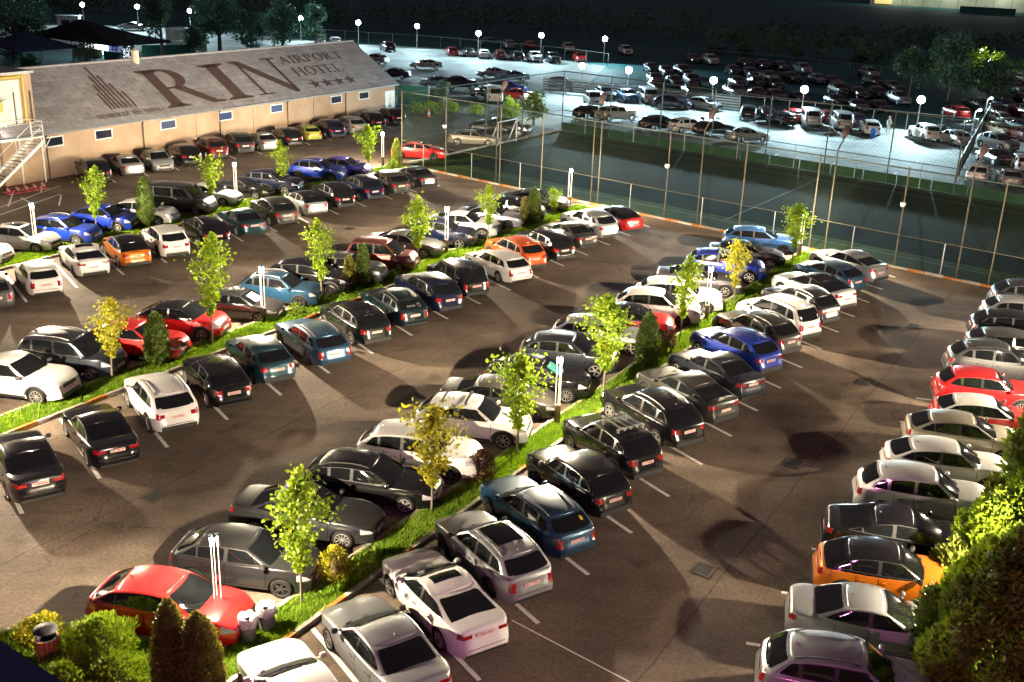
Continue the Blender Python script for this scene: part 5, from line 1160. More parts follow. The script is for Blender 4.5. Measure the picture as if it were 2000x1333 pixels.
for o_ in (1.52, 2.68):
    sg = MB(); a_, b_ = S3(1.45, o_, 3.05), S3(5.8, o_, 0.05)
    for z_ in (0,): sg.add([a_ - Vector((0, 0, .14)), b_ - Vector((0, 0, .05)), b_ + Vector((0, 0, .14)), a_ + Vector((0, 0, .08))] + [p + NB * .03 for p in (a_ - Vector((0, 0, .14)), b_ - Vector((0, 0, .05)), b_ + Vector((0, 0, .14)), a_ + Vector((0, 0, .08)))], [(0, 1, 2, 3), (7, 6, 5, 4), (0, 4, 5, 1), (2, 6, 7, 3)])
    spart('stringer', sg); hr_ = MB(); hr_.tube(a_ + Vector((0, 0, 1.0)), b_ + Vector((0, 0, 1.0)), .022, 6)
    for f_ in (0, .3, .6, .9): hr_.tube(a_.lerp(b_, f_), a_.lerp(b_, f_) + Vector((0, 0, 1.0)), .018, 6)
    spart('handrail', hr_)
bar = [thing('barrier_stand', lab, 'barrier', (*AN(42.9 + .62 * k, -64.15 + .05 * k), 0), TH + rad(70), 'red and white barrier stands') for k, lab in enumerate(['red and white barrier stand farthest from the building', 'second red and white barrier stand from the left', 'middle red and white barrier stand', 'fourth red and white barrier stand from the left', 'red and white barrier stand under the stair post'])]
redm = plain('red_paint', (.40, .03, .04), .55)
for t in bar:
    f1 = MB(); f1.box((-.4, 0, .03), (.07, .45, .06)); f1.box((.4, 0, .03), (.07, .45, .06)); link('foot', f1.mesh('foot'), redm, t)
    r1 = MB(); r1.tube((-.4, 0, .06), (-.4, 0, .38), .025, 6); r1.tube((.4, 0, .06), (.4, 0, .38), .025, 6); r1.tube((-.4, 0, .38), (.4, 0, .38), .03, 6); link('frame', r1.mesh('frame'), redm, t)
    b1 = MB(); b1.box((0, 0, .22), (.78, .03, .14)); link('board', b1.mesh('board'), M['whitemetal'], t)

# ------------------------------------------------------------------ court fences
def net_mesh(P0, P1, z0, z1, step, r, clip=True):
    """diamond netting between two uprights lines: straight wires in both diagonals"""
    P0, P1 = Vector((*P0, 0)), Vector((*P1, 0)); D_ = P1 - P0; l = D_.length; d = D_.normalized(); h = z1 - z0; mb = MB()
    for sgn in (1, -1):
        k = -h
        while k < l:
            x0, x1 = k, k + h; y0, y1 = 0.0, h
            if x0 < 0: y0 = -x0; x0 = 0
            if x1 > l: y1 = h - (x1 - l); x1 = l
            if x1 - x0 > .02:
                a_, b_ = (y0, y1) if sgn > 0 else (h - y0, h - y1)
                mb.tube(P0 + d * x0 + Vector((0, 0, z0 + a_)), P0 + d * x1 + Vector((0, 0, z0 + b_)), r, 3, cap=False)
            k += step
    return mb
def fence_run(name, lab, P0, P1, posts, H_, midz, pm, netspec, rails, r_post=.05, short=None, cat='fence', rail_m=None):
    P0v = Vector((*P0, 0)); d = (Vector((*P1, 0)) - P0v); l = d.length; d.normalize()
    root = thing(name, lab, cat, (P0[0], P0[1], 0)); iv = Matrix.Translation((-P0[0], -P0[1], 0))
    for s_ in posts:
        mb = MB(); mb.tube(d * s_, d * s_ + Vector((0, 0, H_)), r_post, 8); link('post', mb.mesh('post'), pm, root)
    for s_ in (short or []):
        mb = MB(); mb.tube(d * s_, d * s_ + Vector((0, 0, midz)), r_post * .7, 6); link('short_post', mb.mesh('short_post'), M['steel'], root)
    for z_, rr in rails:
        mb = MB(); mb.tube(Vector((0, 0, z_)), d * l + Vector((0, 0, z_)), rr, 6); link('rail', mb.mesh('rail'), rail_m or pm, root)
    for z0, z1, st_, r_, m_ in netspec:
        me = net_mesh(P0, P1, z0, z1, st_, r_).mesh('net'); me.transform(iv); o = link('net', me, M[m_], root); o['kind'] = 'stuff'
    return root
FL = 55.0
fence_run('court_fence', 'tall diamond-netted fence between the cars and the dark court', FP(0), FP(FL), [0, 4.6, 9.9, 13.7, 18.6, 23.9, 29.3, 34.0, 39.2, 44.4, 49.6], 5.75, 1.9, M['rust'], [(1.95, 5.6, .16, .0052, 'net'), (.12, 1.9, .13, .002, 'netgreen')], [(5.65, .045), (.12, .025)], .042, [2.3, 7.2, 11.8, 16.1, 21.2, 26.6, 31.6, 36.6, 41.8], rail_m=M['darkpost'])
mr_ = MB(); a_, b_ = FP(0), FP(FL); mr_.tube((*a_, 1.92), (*b_, 1.92), .022, 6)
rr_ = thing('net_hem_rail', 'pale rope-laced rail halfway up the near court fence', 'rail', (a_[0], a_[1], 0)); me = mr_.mesh('rail'); me.transform(Matrix.Translation((-a_[0], -a_[1], 0))); link('rail', me, M['rust'], rr_)
LL = math.hypot(CFL[0] - CNR[0], CFL[1] - CNR[1])
fence_run('court_side_fence', 'tall netted fence along the left end of the court', CNR, CFL, [5.6, 11.2, 16.8], 5.6, 1.9, M['darkpost'], [(1.95, 5.5, .34, .006, 'netgreen')], [(5.5, .045), (1.92, .03)], .05)
fence_run('court_back_fence', 'tall netted fence between the court and the floodlit lot', BP(0), BP(FL), [0, 5.4, 10.8, 16.0, 21.2, 26.4, 31.6, 36.8, 42.0, 47.2], 5.6, 1.9, M['darkpost'], [(1.95, 5.5, .34, .006, 'netgreen'), (.1, 1.9, .2, .005, 'netgreen')], [(5.5, .045), (1.92, .035)], .05, [2.7, 8.1, 13.4, 18.6, 23.8, 29.0, 34.2])
M['screen'] = plain('green_screen_cloth', (.010, .038, .016), .85, 0, .3, 1.2)
SCR = thing('court_screen', 'low dark green screen along the foot of the back court fence', 'screen', (*BP(0), 0))
for k in range(20):
    a_, b_ = BP(.05 + 2.7 * k), BP(2.65 + 2.7 * k); sb = MB(); sb.add([(x, y, z) for x, y in (a_, b_) for z in (.02, .78)] + [(x + .03, y + .04, z) for x, y in (a_, b_) for z in (.02, .78)], [(0, 2, 3, 1), (4, 5, 7, 6), (1, 3, 7, 5)]); sme = sb.mesh('screen'); sme.transform(Matrix.Translation((-BP(0)[0], -BP(0)[1], 0))); link('screen', sme, M['screen'], SCR)
gb = MB(); a_, b_ = BP(0), BP(56)
o_ = Vector((-FD.y, FD.x)) * -1.0
gb.add([(a_[0], a_[1], .0), (b_[0], b_[1], .0), (b_[0] + o_.x * -1.1, b_[1] + o_.y * -1.1, .02), (a_[0] + o_.x * -1.1, a_[1] + o_.y * -1.1, .02)], [(0, 1, 2, 3)])
for k in range(9):
    a_ = BP(4 + 5.3 * k); q_ = Vector((-FD.y, FD.x)); o_ = line_obj((a_[0] + q_.x * 2.2 + .6, a_[1] + q_.y * 2.2), (a_[0] + q_.x * 5.2, a_[1] + q_.y * 5.2), .12, .0)
def court_pole(s_, lab, hh=7.0):
    x, y = FP(s_); t = thing('court_light_pole', lab, 'light pole', (x, y, 0), 0, 'unlit light poles along the court fence'); sd_ = Vector((-FD.y, FD.x, 0)) * -1; sd_ = Vector((.42, .91, 0))
    mb = MB(); top = Vector((0, 0, 6.1)) + Vector((.10, .12, 0)); mb.path([(.12, .1, 0), top, top + Vector((.34, .30, .55))], .045, 7); link('pole', mb.mesh('pole', smooth=True), M['rust'], t)
    hd = MB(); hd.lathe([(.001, -.42), (.10, -.36), (.19, -.12), (.21, .10), (.15, .32), (.001, .40)], 12)
    o = link('lamp_head', hd.mesh('lamp_head', smooth=True), plain('dull_lamp_head', (.045, .022, .022), .6), t, top + Vector((.42, .40, .95))); o.rotation_euler = (rad(-12), rad(20), 0); o.scale = (1, .6, 1)
for s_, lab in [(9.4, 'unlit court light pole nearest the left fence corner'), (17.9, 'unlit court light pole second from the left along the court fence'), (26.2, 'unlit court light pole in the middle of the court fence'), (34.9, 'unlit court light pole right of the middle of the court fence'), (42.6, 'unlit court light pole nearest the right edge')]: court_pole(s_, lab)
for s_, z_, lab in [(23.9, 3.55, 'white dome camera on a post in the middle of the court fence'), (39.2, 3.7, 'white dome camera on a post toward the right of the court fence'), (4.6, 3.6, 'white dome camera on a post near the left fence corner')]:
    x, y = FP(s_); t = thing('dome_camera', lab, 'camera', (x - .10, y - .12, z_), 0, 'dome cameras on the court fence')
    d1 = MB(); d1.lathe([(.001, -.17), (.10, -.13), (.15, -.03), (.16, .05), (.13, .10), (.001, .12)], 12); link('dome', d1.mesh('dome', smooth=True), M['whitemetal'], t); d2 = MB(); d2.box((.05, .06, .08), (.10, .16, .05), .8); link('bracket', d2.mesh('bracket'), M['steel'], t)
# goal frames on the left apron
for k, (x, y, lab) in enumerate([(-1.1, 95.6, 'white steel goal frame standing at the left end of the court')]):
    t = thing('goal_frame', lab, 'goal', (x, y, 0), rad(58)); mb = MB()
    for a_, b_ in (((-1.5, 0, 0), (-1.5, 0, 2.0)), ((1.5, 0, 0), (1.5, 0, 2.0)), ((-1.5, 0, 2.0), (1.5, 0, 2.0)), ((-1.5, .8, 0), (-1.5, 0, 2.0)), ((1.5, .8, 0), (1.5, 0, 2.0)), ((-1.5, .8, .04), (1.5, .8, .04))): mb.tube(a_, b_, .05, 7)
    link('frame', mb.mesh('frame'), M['whitemetal'], t)
# court markings
for a_, b_ in (((FP(3)[0] + 1.5, FP(3)[1] + 2.2), (FP(53)[0] + 1.5, FP(53)[1] + 2.2)), ((BP(3)[0] - 1.6, BP(3)[1] - 2.4), (BP(53)[0] - 1.6, BP(53)[1] - 2.4)), ((FP(27)[0] + 1.5, FP(27)[1] + 2.2), (BP(27)[0] - 1.6, BP(27)[1] - 2.4))):
    o = line_obj(a_, b_, .08, .016); o.name = 'court_line'; o.data.materials.clear(); o.data.materials.append(plain('court_line_paint', (.03, .04, .032), .7))
# ------------------------------------------------------------------ floodlit far lot
def floodlight(x, y, h, lab, power, grp='floodlights of the far lot', face=None):
    t = thing('floodlight', lab, 'floodlight', (x, y, 0), math.atan2(-y, -x), grp)      # turned to the hotel side
    p = MB(); p.tube((0, 0, 0), (0, 0, h), .06, 8, .045); link('pole', p.mesh('pole'), M['steel'], t)
    hb = MB(); hb.box((0, 0, h + .05), (.16, .86, .66)); o = link('housing', hb.mesh('housing'), M['trim'], t)
    le = MB(); le.lathe([(.001, .20), (.20, .16), (.34, .06), (.38, 0)], 18); le.v = [(z + .085, x, y + h + .05) for x, y, z in le.v]; link('lens', le.mesh('lens', smooth=True), M['flood'], o)
    ld = bpy.data.lights.new('flood_light', 'SPOT'); ld.energy = power; ld.color = (.62, .91, 1.0); ld.shadow_soft_size = .2; ld.spot_size = rad(160); ld.spot_blend = .45; lo = bpy.data.objects.new('flood_light', ld); COL.objects.link(lo); lo.parent = t; soften(ld, 90.0); lo.location = (.36, 0, h + .05); lo.rotation_euler = (0, rad(-54), 0)
for (x, y), lab in zip([(-78.4, 200.4), (-68.7, 200.5), (-57.8, 195.1), (-37, 186.8), (-26.8, 182.5), (-17, 179.6), (-6.8, 169.9), (2.7, 170.5), (12.2, 168.3)],
        ['far floodlight at the top left, first from the left', 'far floodlight second from the left above the dark canopy', 'far floodlight third from the left between two tall trees', 'far floodlight half hidden in the trees above the roof', 'far floodlight above the roof ridge, left of the black SUV', 'far floodlight right of the black SUV', 'far floodlight above the red and white hatchbacks', 'far floodlight above the two SUVs facing the camera', 'far floodlight at the right end of the back row by the gate']):
    floodlight(x, y, 3.5, lab, 24000)
for (x, y), lab, pw in zip([(7.1, 132.3), (12.4, 129.7), (21.1, 122.4), (29.8, 117.0), (40.4, 112.0)],
        ['floodlight at the left end of the slatted fence', 'floodlight second along the slatted fence above the silver van', 'floodlight on the slatted fence above the angled row of cars', 'floodlight on the slatted fence above the small red car', 'biggest floodlight on the slatted fence before the lit grass'], (38000, 36000, 39000, 40000, 47000)):
    floodlight(x, y, 3.1, lab, pw)
def small_lamp(x, y, h, lab, power, col=(.85, 1, .92)):
    t = thing('small_lamp', lab, 'lamp', (x, y, 0), 0, 'small curved lamps by the right edge')
    p = MB(); p.path([(0, 0, 0), (0, 0, h - .3), (.08, 0, h - .08), (.3, 0, h)], .045, 6); link('pole', p.mesh('pole', smooth=True), M['steel'], t)
    le = MB(); le.lathe([(.001, -.10), (.13, -.06), (.16, .02), (.001, .10)], 10, (.42, 0, h)); link('lens', le.mesh('lens', smooth=True), M['flood'], t)
    ld = bpy.data.lights.new('small_lamp_light', 'POINT'); ld.energy = power; ld.color = col; ld.shadow_soft_size = .1; lo = bpy.data.objects.new('small_lamp_light', ld); COL.objects.link(lo); lo.parent = t; lo.location = (.42, -.1, h - .2)
small_lamp(45.2, 109.9, 2.6, 'small curved lamp at the corner of the slatted fence', 700)
small_lamp(50.5, 120.2, 2.6, 'small curved lamp behind the corner lamp beside the dark cars', 500)
small_lamp(75.6, 186.5, 2.7, 'small curved lamp standing above the bush on the lit grass', 1500, (.85, 1, .8)); small_lamp(69.7, 168.6, 2.6, 'small curved lamp in front of the bush on the lit grass', 1900, (.85, 1, .75))
def wire_fence(name, lab, pts, h, step, wires, m='netgreen', slats=0, postm='steel', cat='fence'):
    root = thing(name, lab, cat, (pts[0][0], pts[0][1], 0)); ox, oy = pts[0]; net = MB()
    for (ax, ay), (bx, by) in zip(pts, pts[1:]):
        l = math.hypot(bx - ax, by - ay); n = max(1, round(l / step))
        for i in range(n + (1 if (bx, by) == pts[-1] else 0)):
            t = i / n; mb = MB(); mb.tube((ax + (bx - ax) * t - ox, ay + (by - ay) * t - oy, 0), (ax + (bx - ax) * t - ox, ay + (by - ay) * t - oy, h), .045, 6); link('post', mb.mesh('post'), M[postm], root)
        a_, b_ = (ax - ox, ay - oy), (bx - ox, by - oy)
        mb = MB(); mb.tube((*a_, h - .03), (*b_, h - .03), .03, 6); link('rail', mb.mesh('rail'), M['steel'], root)
        for k in range(slats):
            mb = MB(); z = .12 + (h - .25) * (k + .5) / slats; dz = (h - .25) / slats * .32
            for i in range(n):
                t0, t1 = (i + .02) / n, (i + .98) / n
                sb = MB(); P = [(a_[0] + (b_[0] - a_[0]) * t, a_[1] + (b_[1] - a_[1]) * t) for t in (t0, t1)]; nx, ny = -(b_[1] - a_[1]) / l * .02, (b_[0] - a_[0]) / l * .02
                sb.add([(P[0][0], P[0][1], z - dz), (P[1][0], P[1][1], z - dz), (P[1][0], P[1][1], z + dz), (P[0][0], P[0][1], z + dz), (P[0][0] + nx, P[0][1] + ny, z - dz), (P[1][0] + nx, P[1][1] + ny, z - dz), (P[1][0] + nx, P[1][1] + ny, z + dz), (P[0][0] + nx, P[0][1] + ny, z + dz)], [(0, 1, 2, 3), (7, 6, 5, 4), (0, 4, 5, 1), (2, 6, 7, 3)])
                link('slat', sb.mesh('slat'), M['steel'], root)
        net.add(*(lambda q: (q.v, q.f))(net_mesh(a_, b_, .08, h - .03, wires, .007)))
    o = link('mesh_wire', net.mesh('mesh_wire'), M[m], root); o['kind'] = 'stuff'; return root
wire_fence('slatted_fence', 'long fence of pale horizontal slats between the floodlit lot and stored cars', [(2.6, 132.8), (13, 127.2), (24, 121.2)], 1.7, 3.0, .35, slats=5)
wire_fence('mesh_fence', 'wire mesh fence continuing the slatted one behind the silver vans', [(24, 121.2), (33.6, 115.8), (45.5, 109.6)], 1.8, 3.0, .22, 'net')
wire_fence('perimeter_fence', 'thin wire perimeter fence behind the far row of floodlights', [(-38, 190), (-13.4, 182.6), (6.4, 171.2), (12.6, 164.4)], 1.8, 4.0, .4)
wire_fence('grey_mesh_fence', 'grey wire mesh fence running away from the court at right', [(34.9, 86.2), (51.5, 121.5)], 1.7, 3.0, .14, 'net')
wire_fence('paddock_fence', 'low wire fence at the dark field behind the stored cars', [(28, 190), (46.7, 176.1), (66, 160)], 1.0, 5.0, .5)
# green screens, sheds, canopies
def box_thing(name, lab, cat, x, y, rz, parts):
    t = thing(name, lab, cat, (x, y, 0), rz)
    for nm, c, d, m in parts:
        mb = MB(); mb.box(c, d); link(nm, mb.mesh(nm), M[m] if isinstance(m, str) else m, t)
    return t
M['teal'] = plain('teal_screen', (.02, .18, .15), .6, 0, .2, 1); M['shedwall'] = ramp_mat('stained_panel', [(.3, (.16, .17, .15)), (.6, (.34, .36, .33))], .9); M['canopy'] = plain('dark_canopy_cloth', (.014, .017, .022), .85, 0, .3, 1.5); M['canopyblue'] = plain('navy_canopy_cloth', (.016, .028, .07), .85, 0, .3, 1.5)
box_thing('screen_fence', 'teal screen fence at the right end of the tiled building', 'fence', -11.4, 116.5, rad(-20), [('screen', (0, 0, 1.05), (3.6, .06, 2.0), 'teal'), ('post', (-1.8, 0, 1.1), (.08, .08, 2.2), 'steel'), ('post', (1.8, 0, 1.1), (.08, .08, 2.2), 'steel')])
box_thing('screen_fence', 'teal screen fence behind the chimney left of the trees', 'fence', -49, 154.8, rad(30), [('screen', (0, 0, .8), (7.5, .06, 1.6), 'teal'), ('post', (-3.7, 0, .85), (.08, .08, 1.7), 'steel'), ('post', (3.7, 0, .85), (.08, .08, 1.7), 'steel')])
sh = thing('panel_shed', 'pale stained panel shed between the trees above the roof', 'shed', (-49.2, 162), rad(-8)) if False else thing('panel_shed', 'pale stained panel shed between the trees above the roof', 'shed', (-48.6, 161.5, 0), rad(-10))
for k in range(3):
    for j in range(2):
        mb = MB(); mb.box((-2.1 + 2.1 * k, 0, .78 + 1.55 * j), (2.06, .12, 1.5)); link('panel', mb.mesh('panel'), M['shedwall'], sh)
mb = MB(); mb.box((0, 1.5, 3.16), (6.6, 3.2, .1)); link('roof', mb.mesh('roof'), M['steel'], sh); mb = MB(); mb.box((-3.1, 1.5, 1.55), (.1, 2.8, 3.1)); link('side_wall', mb.mesh('side_wall'), M['shedwall'], sh)
def canopy(name, lab, eave, peak, z, mat, posts):
    cx = sum(p[0] for p in eave) / len(eave); cy = sum(p[1] for p in eave) / len(eave); t = thing(name, lab, 'canopy', (cx, cy, 0))
    mb = MB(); n = len(eave); E_ = [(x - cx, y - cy, z) for x, y in eave]; rows = []
    for s_ in (0, .2, .4, .6, .8, 1.0):
        rows.append([(ex + (peak[0] - cx - ex) * s_, ey + (peak[1] - cy - ey) * s_, z + (peak[2] - z) * s_ ** 1.25) for ex, ey, ez in E_ + [E_[0]]])
    mb.grid(rows); mb.grid([[(x, y, zz) for x, y, zz in E_ + [E_[0]]], [(x, y, zz - .28) for x, y, zz in E_ + [E_[0]]]]); link('cloth', mb.mesh('cloth', True, 20, True), mat, t)
    for x, y in posts:
        pm_ = MB(); pm_.tube((x - cx, y - cy, 0), (x - cx, y - cy, z), .06, 6); link('post', pm_.mesh('post'), M['darkpost'], t)
canopy('large_canopy', 'large dark pitched canopy over the lit kiosk', [(-67.3, 151.4), (-51.4, 140.9), (-46.8, 148.8), (-62.5, 160.5)], (-58.6, 148.5, 5.1), 2.75, M['canopy'], [(-66.5, 151.4), (-51.6, 141.6), (-47.4, 148.6), (-59.2, 146.5), (-55.5, 144.2)])
canopy('small_canopy', 'small navy pitched canopy at the top left edge', [(-67.5, 141), (-60.0, 131.5), (-55.6, 139.5), (-63, 146.5)], (-62.5, 140.5, 4.1), 2.55, M['canopyblue'], [(-60, 132), (-56.2, 139.4), (-63, 145.8)])
ks = thing('kiosk', 'brightly lit kiosk counter with bottles and white back wall under the canopy', 'kiosk', (-57.5, 151.5, 0), rad(-30))
M['kioskwhite'] = emit('kiosk_wall_glow', (.85, .95, 1.0), 2.6)  # wall emits; its lit look is put into the material
for nm, c, d, m in [('counter', (-1.5, -.8, .55), (5.2, .6, 1.1), plain('yellow_counter', (.50, .33, .12), .6)), ('back_wall', (0, 1.4, 1.35), (9, .1, 2.5), 'kioskwhite'), ('counter', (3.4, -.6, .5), (3.2, .6, 1.0), 'teal'), ('fridge', (1.6, .8, .95), (.8, .7, 1.9), plain('blue_fridge', (.03, .09, .35), .4)), ('fridge', (2.7, .8, .95), (.8, .7, 1.9), plain('blue_fridge_pale', (.10, .16, .40), .4)), ('menu_board', (4.0, .9, 1.7), (.9, .06, .8), 'whitemetal')]:
    mb = MB(); mb.box(c, d); link(nm, mb.mesh(nm), M[m] if isinstance(m, str) else m, ks)
ld = bpy.data.lights.new('kiosk_light', 'POINT'); ld.energy = 900; ld.color = (.85, .95, 1); ld.shadow_soft_size = .3; lo = bpy.data.objects.new('kiosk_light', ld); COL.objects.link(lo); lo.parent = ks; lo.location = (.3, .2, 2.3)
box_thing('white_kiosk', 'small white box kiosk under the first far floodlight', 'kiosk', -76.0, 188, rad(10), [('wall', (0, 0, 1.25), (3.4, 2.2, 2.3), 'whitemetal'), ('roof', (0, 0, 2.48), (3.8, 2.6, .14), 'steel'), ('window', (-.4, -1.12, 1.5), (1.3, .06, .8), winglass), ('door', (1.0, -1.12, 1.05), (.8, .06, 1.9), 'steel')])
# far warehouse across the field
wh = thing('warehouse', 'pale floodlit warehouse wall across the dark field at the top right', 'building', (152, 408, 0), rad(-27.5))
M['palewall'] = ramp_mat('pale_cladding', [(.3, (.42, .46, .36)), (.7, (.62, .64, .52))], .2)
for k in range(9):
    mb = MB(); mb.box((-24 + 5.9 * k, 0, 6), (5.75, .5, 12)); link('wall_panel', mb.mesh('wall_panel'), M['palewall'], wh)
mb = MB(); mb.box((0, 12, 12.2), (58, 25, .5)); link('roof', mb.mesh('roof'), M['steel'], wh); mb = MB(); mb.box((0, 12, 6), (52, 22, 11.8)); link('hall', mb.mesh('hall'), M['palewall'], wh)
for x in (-18, 0, 18):
    ld = bpy.data.lights.new('warehouse_light', 'POINT'); ld.energy = 3200; ld.color = (.95, 1, .8); ld.shadow_soft_size = .5; lo = bpy.data.objects.new('warehouse_light', ld); COL.objects.link(lo); lo.parent = wh; lo.location = (x, -6, 9)
    mb = MB(); mb.box((x, -.9, 9.2), (.6, 1.2, .25)); link('wall_lamp', mb.mesh('wall_lamp'), M['flood'], wh)
box_thing('screen_fence', 'teal screen fence below the warehouse at the top right', 'fence', 151, 372, rad(-27), [('screen', (0, 0, 1.1), (17, .1, 2.2), 'teal')])
yh = thing('yellow_house', 'low dark house with a lit yellow porch left of the warehouse', 'house', (133, 420, 0), rad(-20))
for nm, c, d, m in [('wall', (0, 0, 2.2), (11, 7, 4.4), 'palewall'), ('roof', (0, 0, 4.9), (12, 8.4, 1.0), 'canopy'), ('porch', (-1, -4, 1.6), (6, .2, 2.4), emit('porch_glow', (1, .75, .3), .6))]:
    mb = MB(); mb.box(c, d, taper=.75 if nm == 'roof' else 1); link(nm, mb.mesh(nm), M[m] if isinstance(m, str) else m, yh)
# person by the vans, barrel
def person(x, y, rz, lab):
    t = thing('person', lab, 'person', (x, y, 0), rz)
    V = [((0, 0, .92), .135), ((0, 0, 1.12), .13), ((0, .01, 1.34), .15), ((0, .02, 1.47), .075), ((0, .04, 1.60), .095), ((0, .05, 1.70), .085),
         ((-.19, 0, 1.38), .062), ((-.26, .04, 1.14), .05), ((-.24, .18, .95), .038), ((.19, 0, 1.38), .062), ((.27, -.02, 1.14), .05), ((.27, .08, .92), .038),
         ((-.09, .0, .84), .10), ((-.10, .03, .48), .072), ((-.10, 0, .09), .05), ((-.10, .15, .045), .04), ((.09, 0, .84), .10), ((.10, -.03, .48), .072), ((.11, -.08, .09), .05), ((.11, .07, .045), .04)]
    E_ = [(0, 1), (1, 2), (2, 3), (3, 4), (4, 5), (2, 6), (6, 7), (7, 8), (2, 9), (9, 10), (10, 11), (0, 12), (12, 13), (13, 14), (14, 15), (0, 16), (16, 17), (17, 18), (18, 19)]
    me = bpy.data.meshes.new('body'); me.from_pydata([v for v, r in V], E_, []); o = link('body', me, plain('white_clothes', (.60, .58, .54), .8), t)
    sk = o.modifiers.new('skin', 'SKIN'); 
    for i, (v, r) in enumerate(V): me.skin_vertices[0].data[i].radius = (r, r * .85)
    me.skin_vertices[0].data[0].use_root = True
    ss = o.modifiers.new('sub', 'SUBSURF'); ss.levels = 1; ss.render_levels = 1
    hm = MB(); hm.lathe([(.001, .135), (.07, .115), (.105, .05), (.11, -.03), (.09, -.12), (.03, -.16)], 12, (0, .015, 1.67)); link('hair', hm.mesh('hair', smooth=True), plain('reddish_hair', (.30, .07, .03), .6), t)
person(36.6, 109.2, rad(200), 'person in pale clothes with reddish hair standing beside the mesh fence')
br = thing('blue_barrel', 'small blue barrel behind the white hatchback', 'barrel', (34.3, 106.6, 0)); mb = MB(); mb.lathe([(.001, 0), (.26, 0), (.29, .1), (.28, .3), (.30, .34), (.28, .38), (.29, .7), (.26, .84), (.001, .85)], 16); link('drum', mb.mesh('drum', smooth=True), plain('blue_plastic', (.02, .16, .55), .45), br); mb = MB(); mb.lathe([(.001, .90), (.10, .90), (.10, .85)], 10); link('lid', mb.mesh('lid'), M['trim'], br)
for (x, y), lab in zip([(-11.1, 104.9), (-9.1, 108.7)], ['orange traffic cone nearest the building corner', 'orange traffic cone beyond the first one by the hedge']):
    t = thing('traffic_cone', lab, 'cone', (x, y, 0), 0, 'traffic cones by the court corner'); mb = MB(); mb.box((0, 0, .03), (.42, .42, .05)); link('foot', mb.mesh('foot'), M['trim'], t)
    mb = MB(); mb.lathe([(.17, .05), (.05, .82), (.001, .84)], 12); c_ = link('body', mb.mesh('cone', smooth=True), plain('cone_orange', (.70, .16, .05), .6), t); mb = MB(); mb.lathe([(.135, .32), (.105, .52)], 12); link('band', mb.mesh('band'), M['whitemetal'], c_)

# ------------------------------------------------------------------ vegetation
vr = random.Random(77)
def leaf(mb, c, s, asp=.6, up=None):
    th_, ph = vr.uniform(0, 6.283), math.acos(vr.uniform(-1, 1)); d = Vector((math.sin(ph) * math.cos(th_), math.sin(ph) * math.sin(th_), math.cos(ph)))
    if up is not None: d = (d * (1 - up) + Vector((0, 0, 1)) * up).normalized()
    a_ = d.orthogonal().normalized(); a_.rotate(Matrix.Rotation(vr.uniform(0, 6.28), 3, d)); b_ = d.cross(a_); s *= vr.uniform(.65, 1.35); c = Vector(c)
    mb.add([c, c + d * s * .5 + a_ * s * asp * .5, c + d * s + b_ * s * .12, c + d * s * .5 - a_ * s * asp * .5], [(0, 1, 2), (0, 2, 3)])
def young_tree(h, w_, nl, ls, lean=(0, 0)):
    tr, cr = MB(), MB(); base = .22 * h * vr.uniform(.85, 1.15) + .35
    pts = [(lean[0] * t ** 1.5 * h * .1 + vr.uniform(-.02, .02), lean[1] * t ** 1.5 * h * .1 + vr.uniform(-.02, .02), t * h * .95) for t in (0, .2, .4, .6, .8, 1.0)]
    tr.path(pts, .042, 7, .010); tips = []
    def at(z):
        t = min(1, z / (h * .95)) * 5; i = min(4, int(t)); f = t - i; a_, b_ = pts[i], pts[i + 1]; return Vector([a_[k] + (b_[k] - a_[k]) * f for k in range(3)])
    nb = 15
    for i in range(nb):
        z = base + (h * .93 - base) * (i / nb) ** 1.05; t = (z - base) / (h - base); r = w_ * (math.sin(math.pi * min(1, .22 + .78 * (1 - t) ** .9)) ** .8 * .95 + .05) * vr.uniform(.55, 1.15) * (.42 if t > .75 else 1)
        a_ = i * 2.4 + vr.uniform(-.4, .4); p = at(z); q = p + Vector((math.cos(a_) * r, math.sin(a_) * r, r * vr.uniform(.4, .9))); m_ = p.lerp(q, .5) + Vector((0, 0, -.04))
        tr.path([p, m_, q], .016, 4, .005); tips.append((p, q, r))
    tips.append((at(h * .8), at(h * .95) + Vector((0, 0, .1)), .2)); tips.append((at(h * .88), at(h * .95) + Vector((0, 0, .25)), .15))
    for i in range(nl):
        p, q, r = tips[vr.randrange(len(tips))]; f = vr.uniform(.25, 1.08); c = p.lerp(q, f); g = .05 + r * .20
        leaf(cr, c + Vector((vr.gauss(0, g), vr.gauss(0, g), vr.gauss(0, g * .9))), ls, .75)
    return tr.mesh('trunk', smooth=True, angle=60), cr.mesh('crown')
YT = [young_tree(3.6, .76, 1700, .13), young_tree(3.5, .68, 1450, .125, (.8, .2)), young_tree(3.9, .90, 2300, .13), young_tree(4.2, .66, 1350, .135, (-.5, .4)), young_tree(3.4, .88, 1900, .13)]
def place_tree(al, ac, h, vi, lab, lm='leaf', wide=1.0, grp='young trees in the grass strips'):
    x, y = AN(al, ac); t = thing('young_tree', lab, 'tree', (x, y, .08), vr.uniform(0, 6.28), grp); tr, cr = YT[vi]; s_ = h / (3.6, 3.5, 3.9, 4.2, 3.4)[vi]; t.scale = (s_ * wide, s_ * wide, s_)
    link('trunk', tr, M['bark'], t, objmat=True); link('crown', cr, M[lm], t, objmat=True)
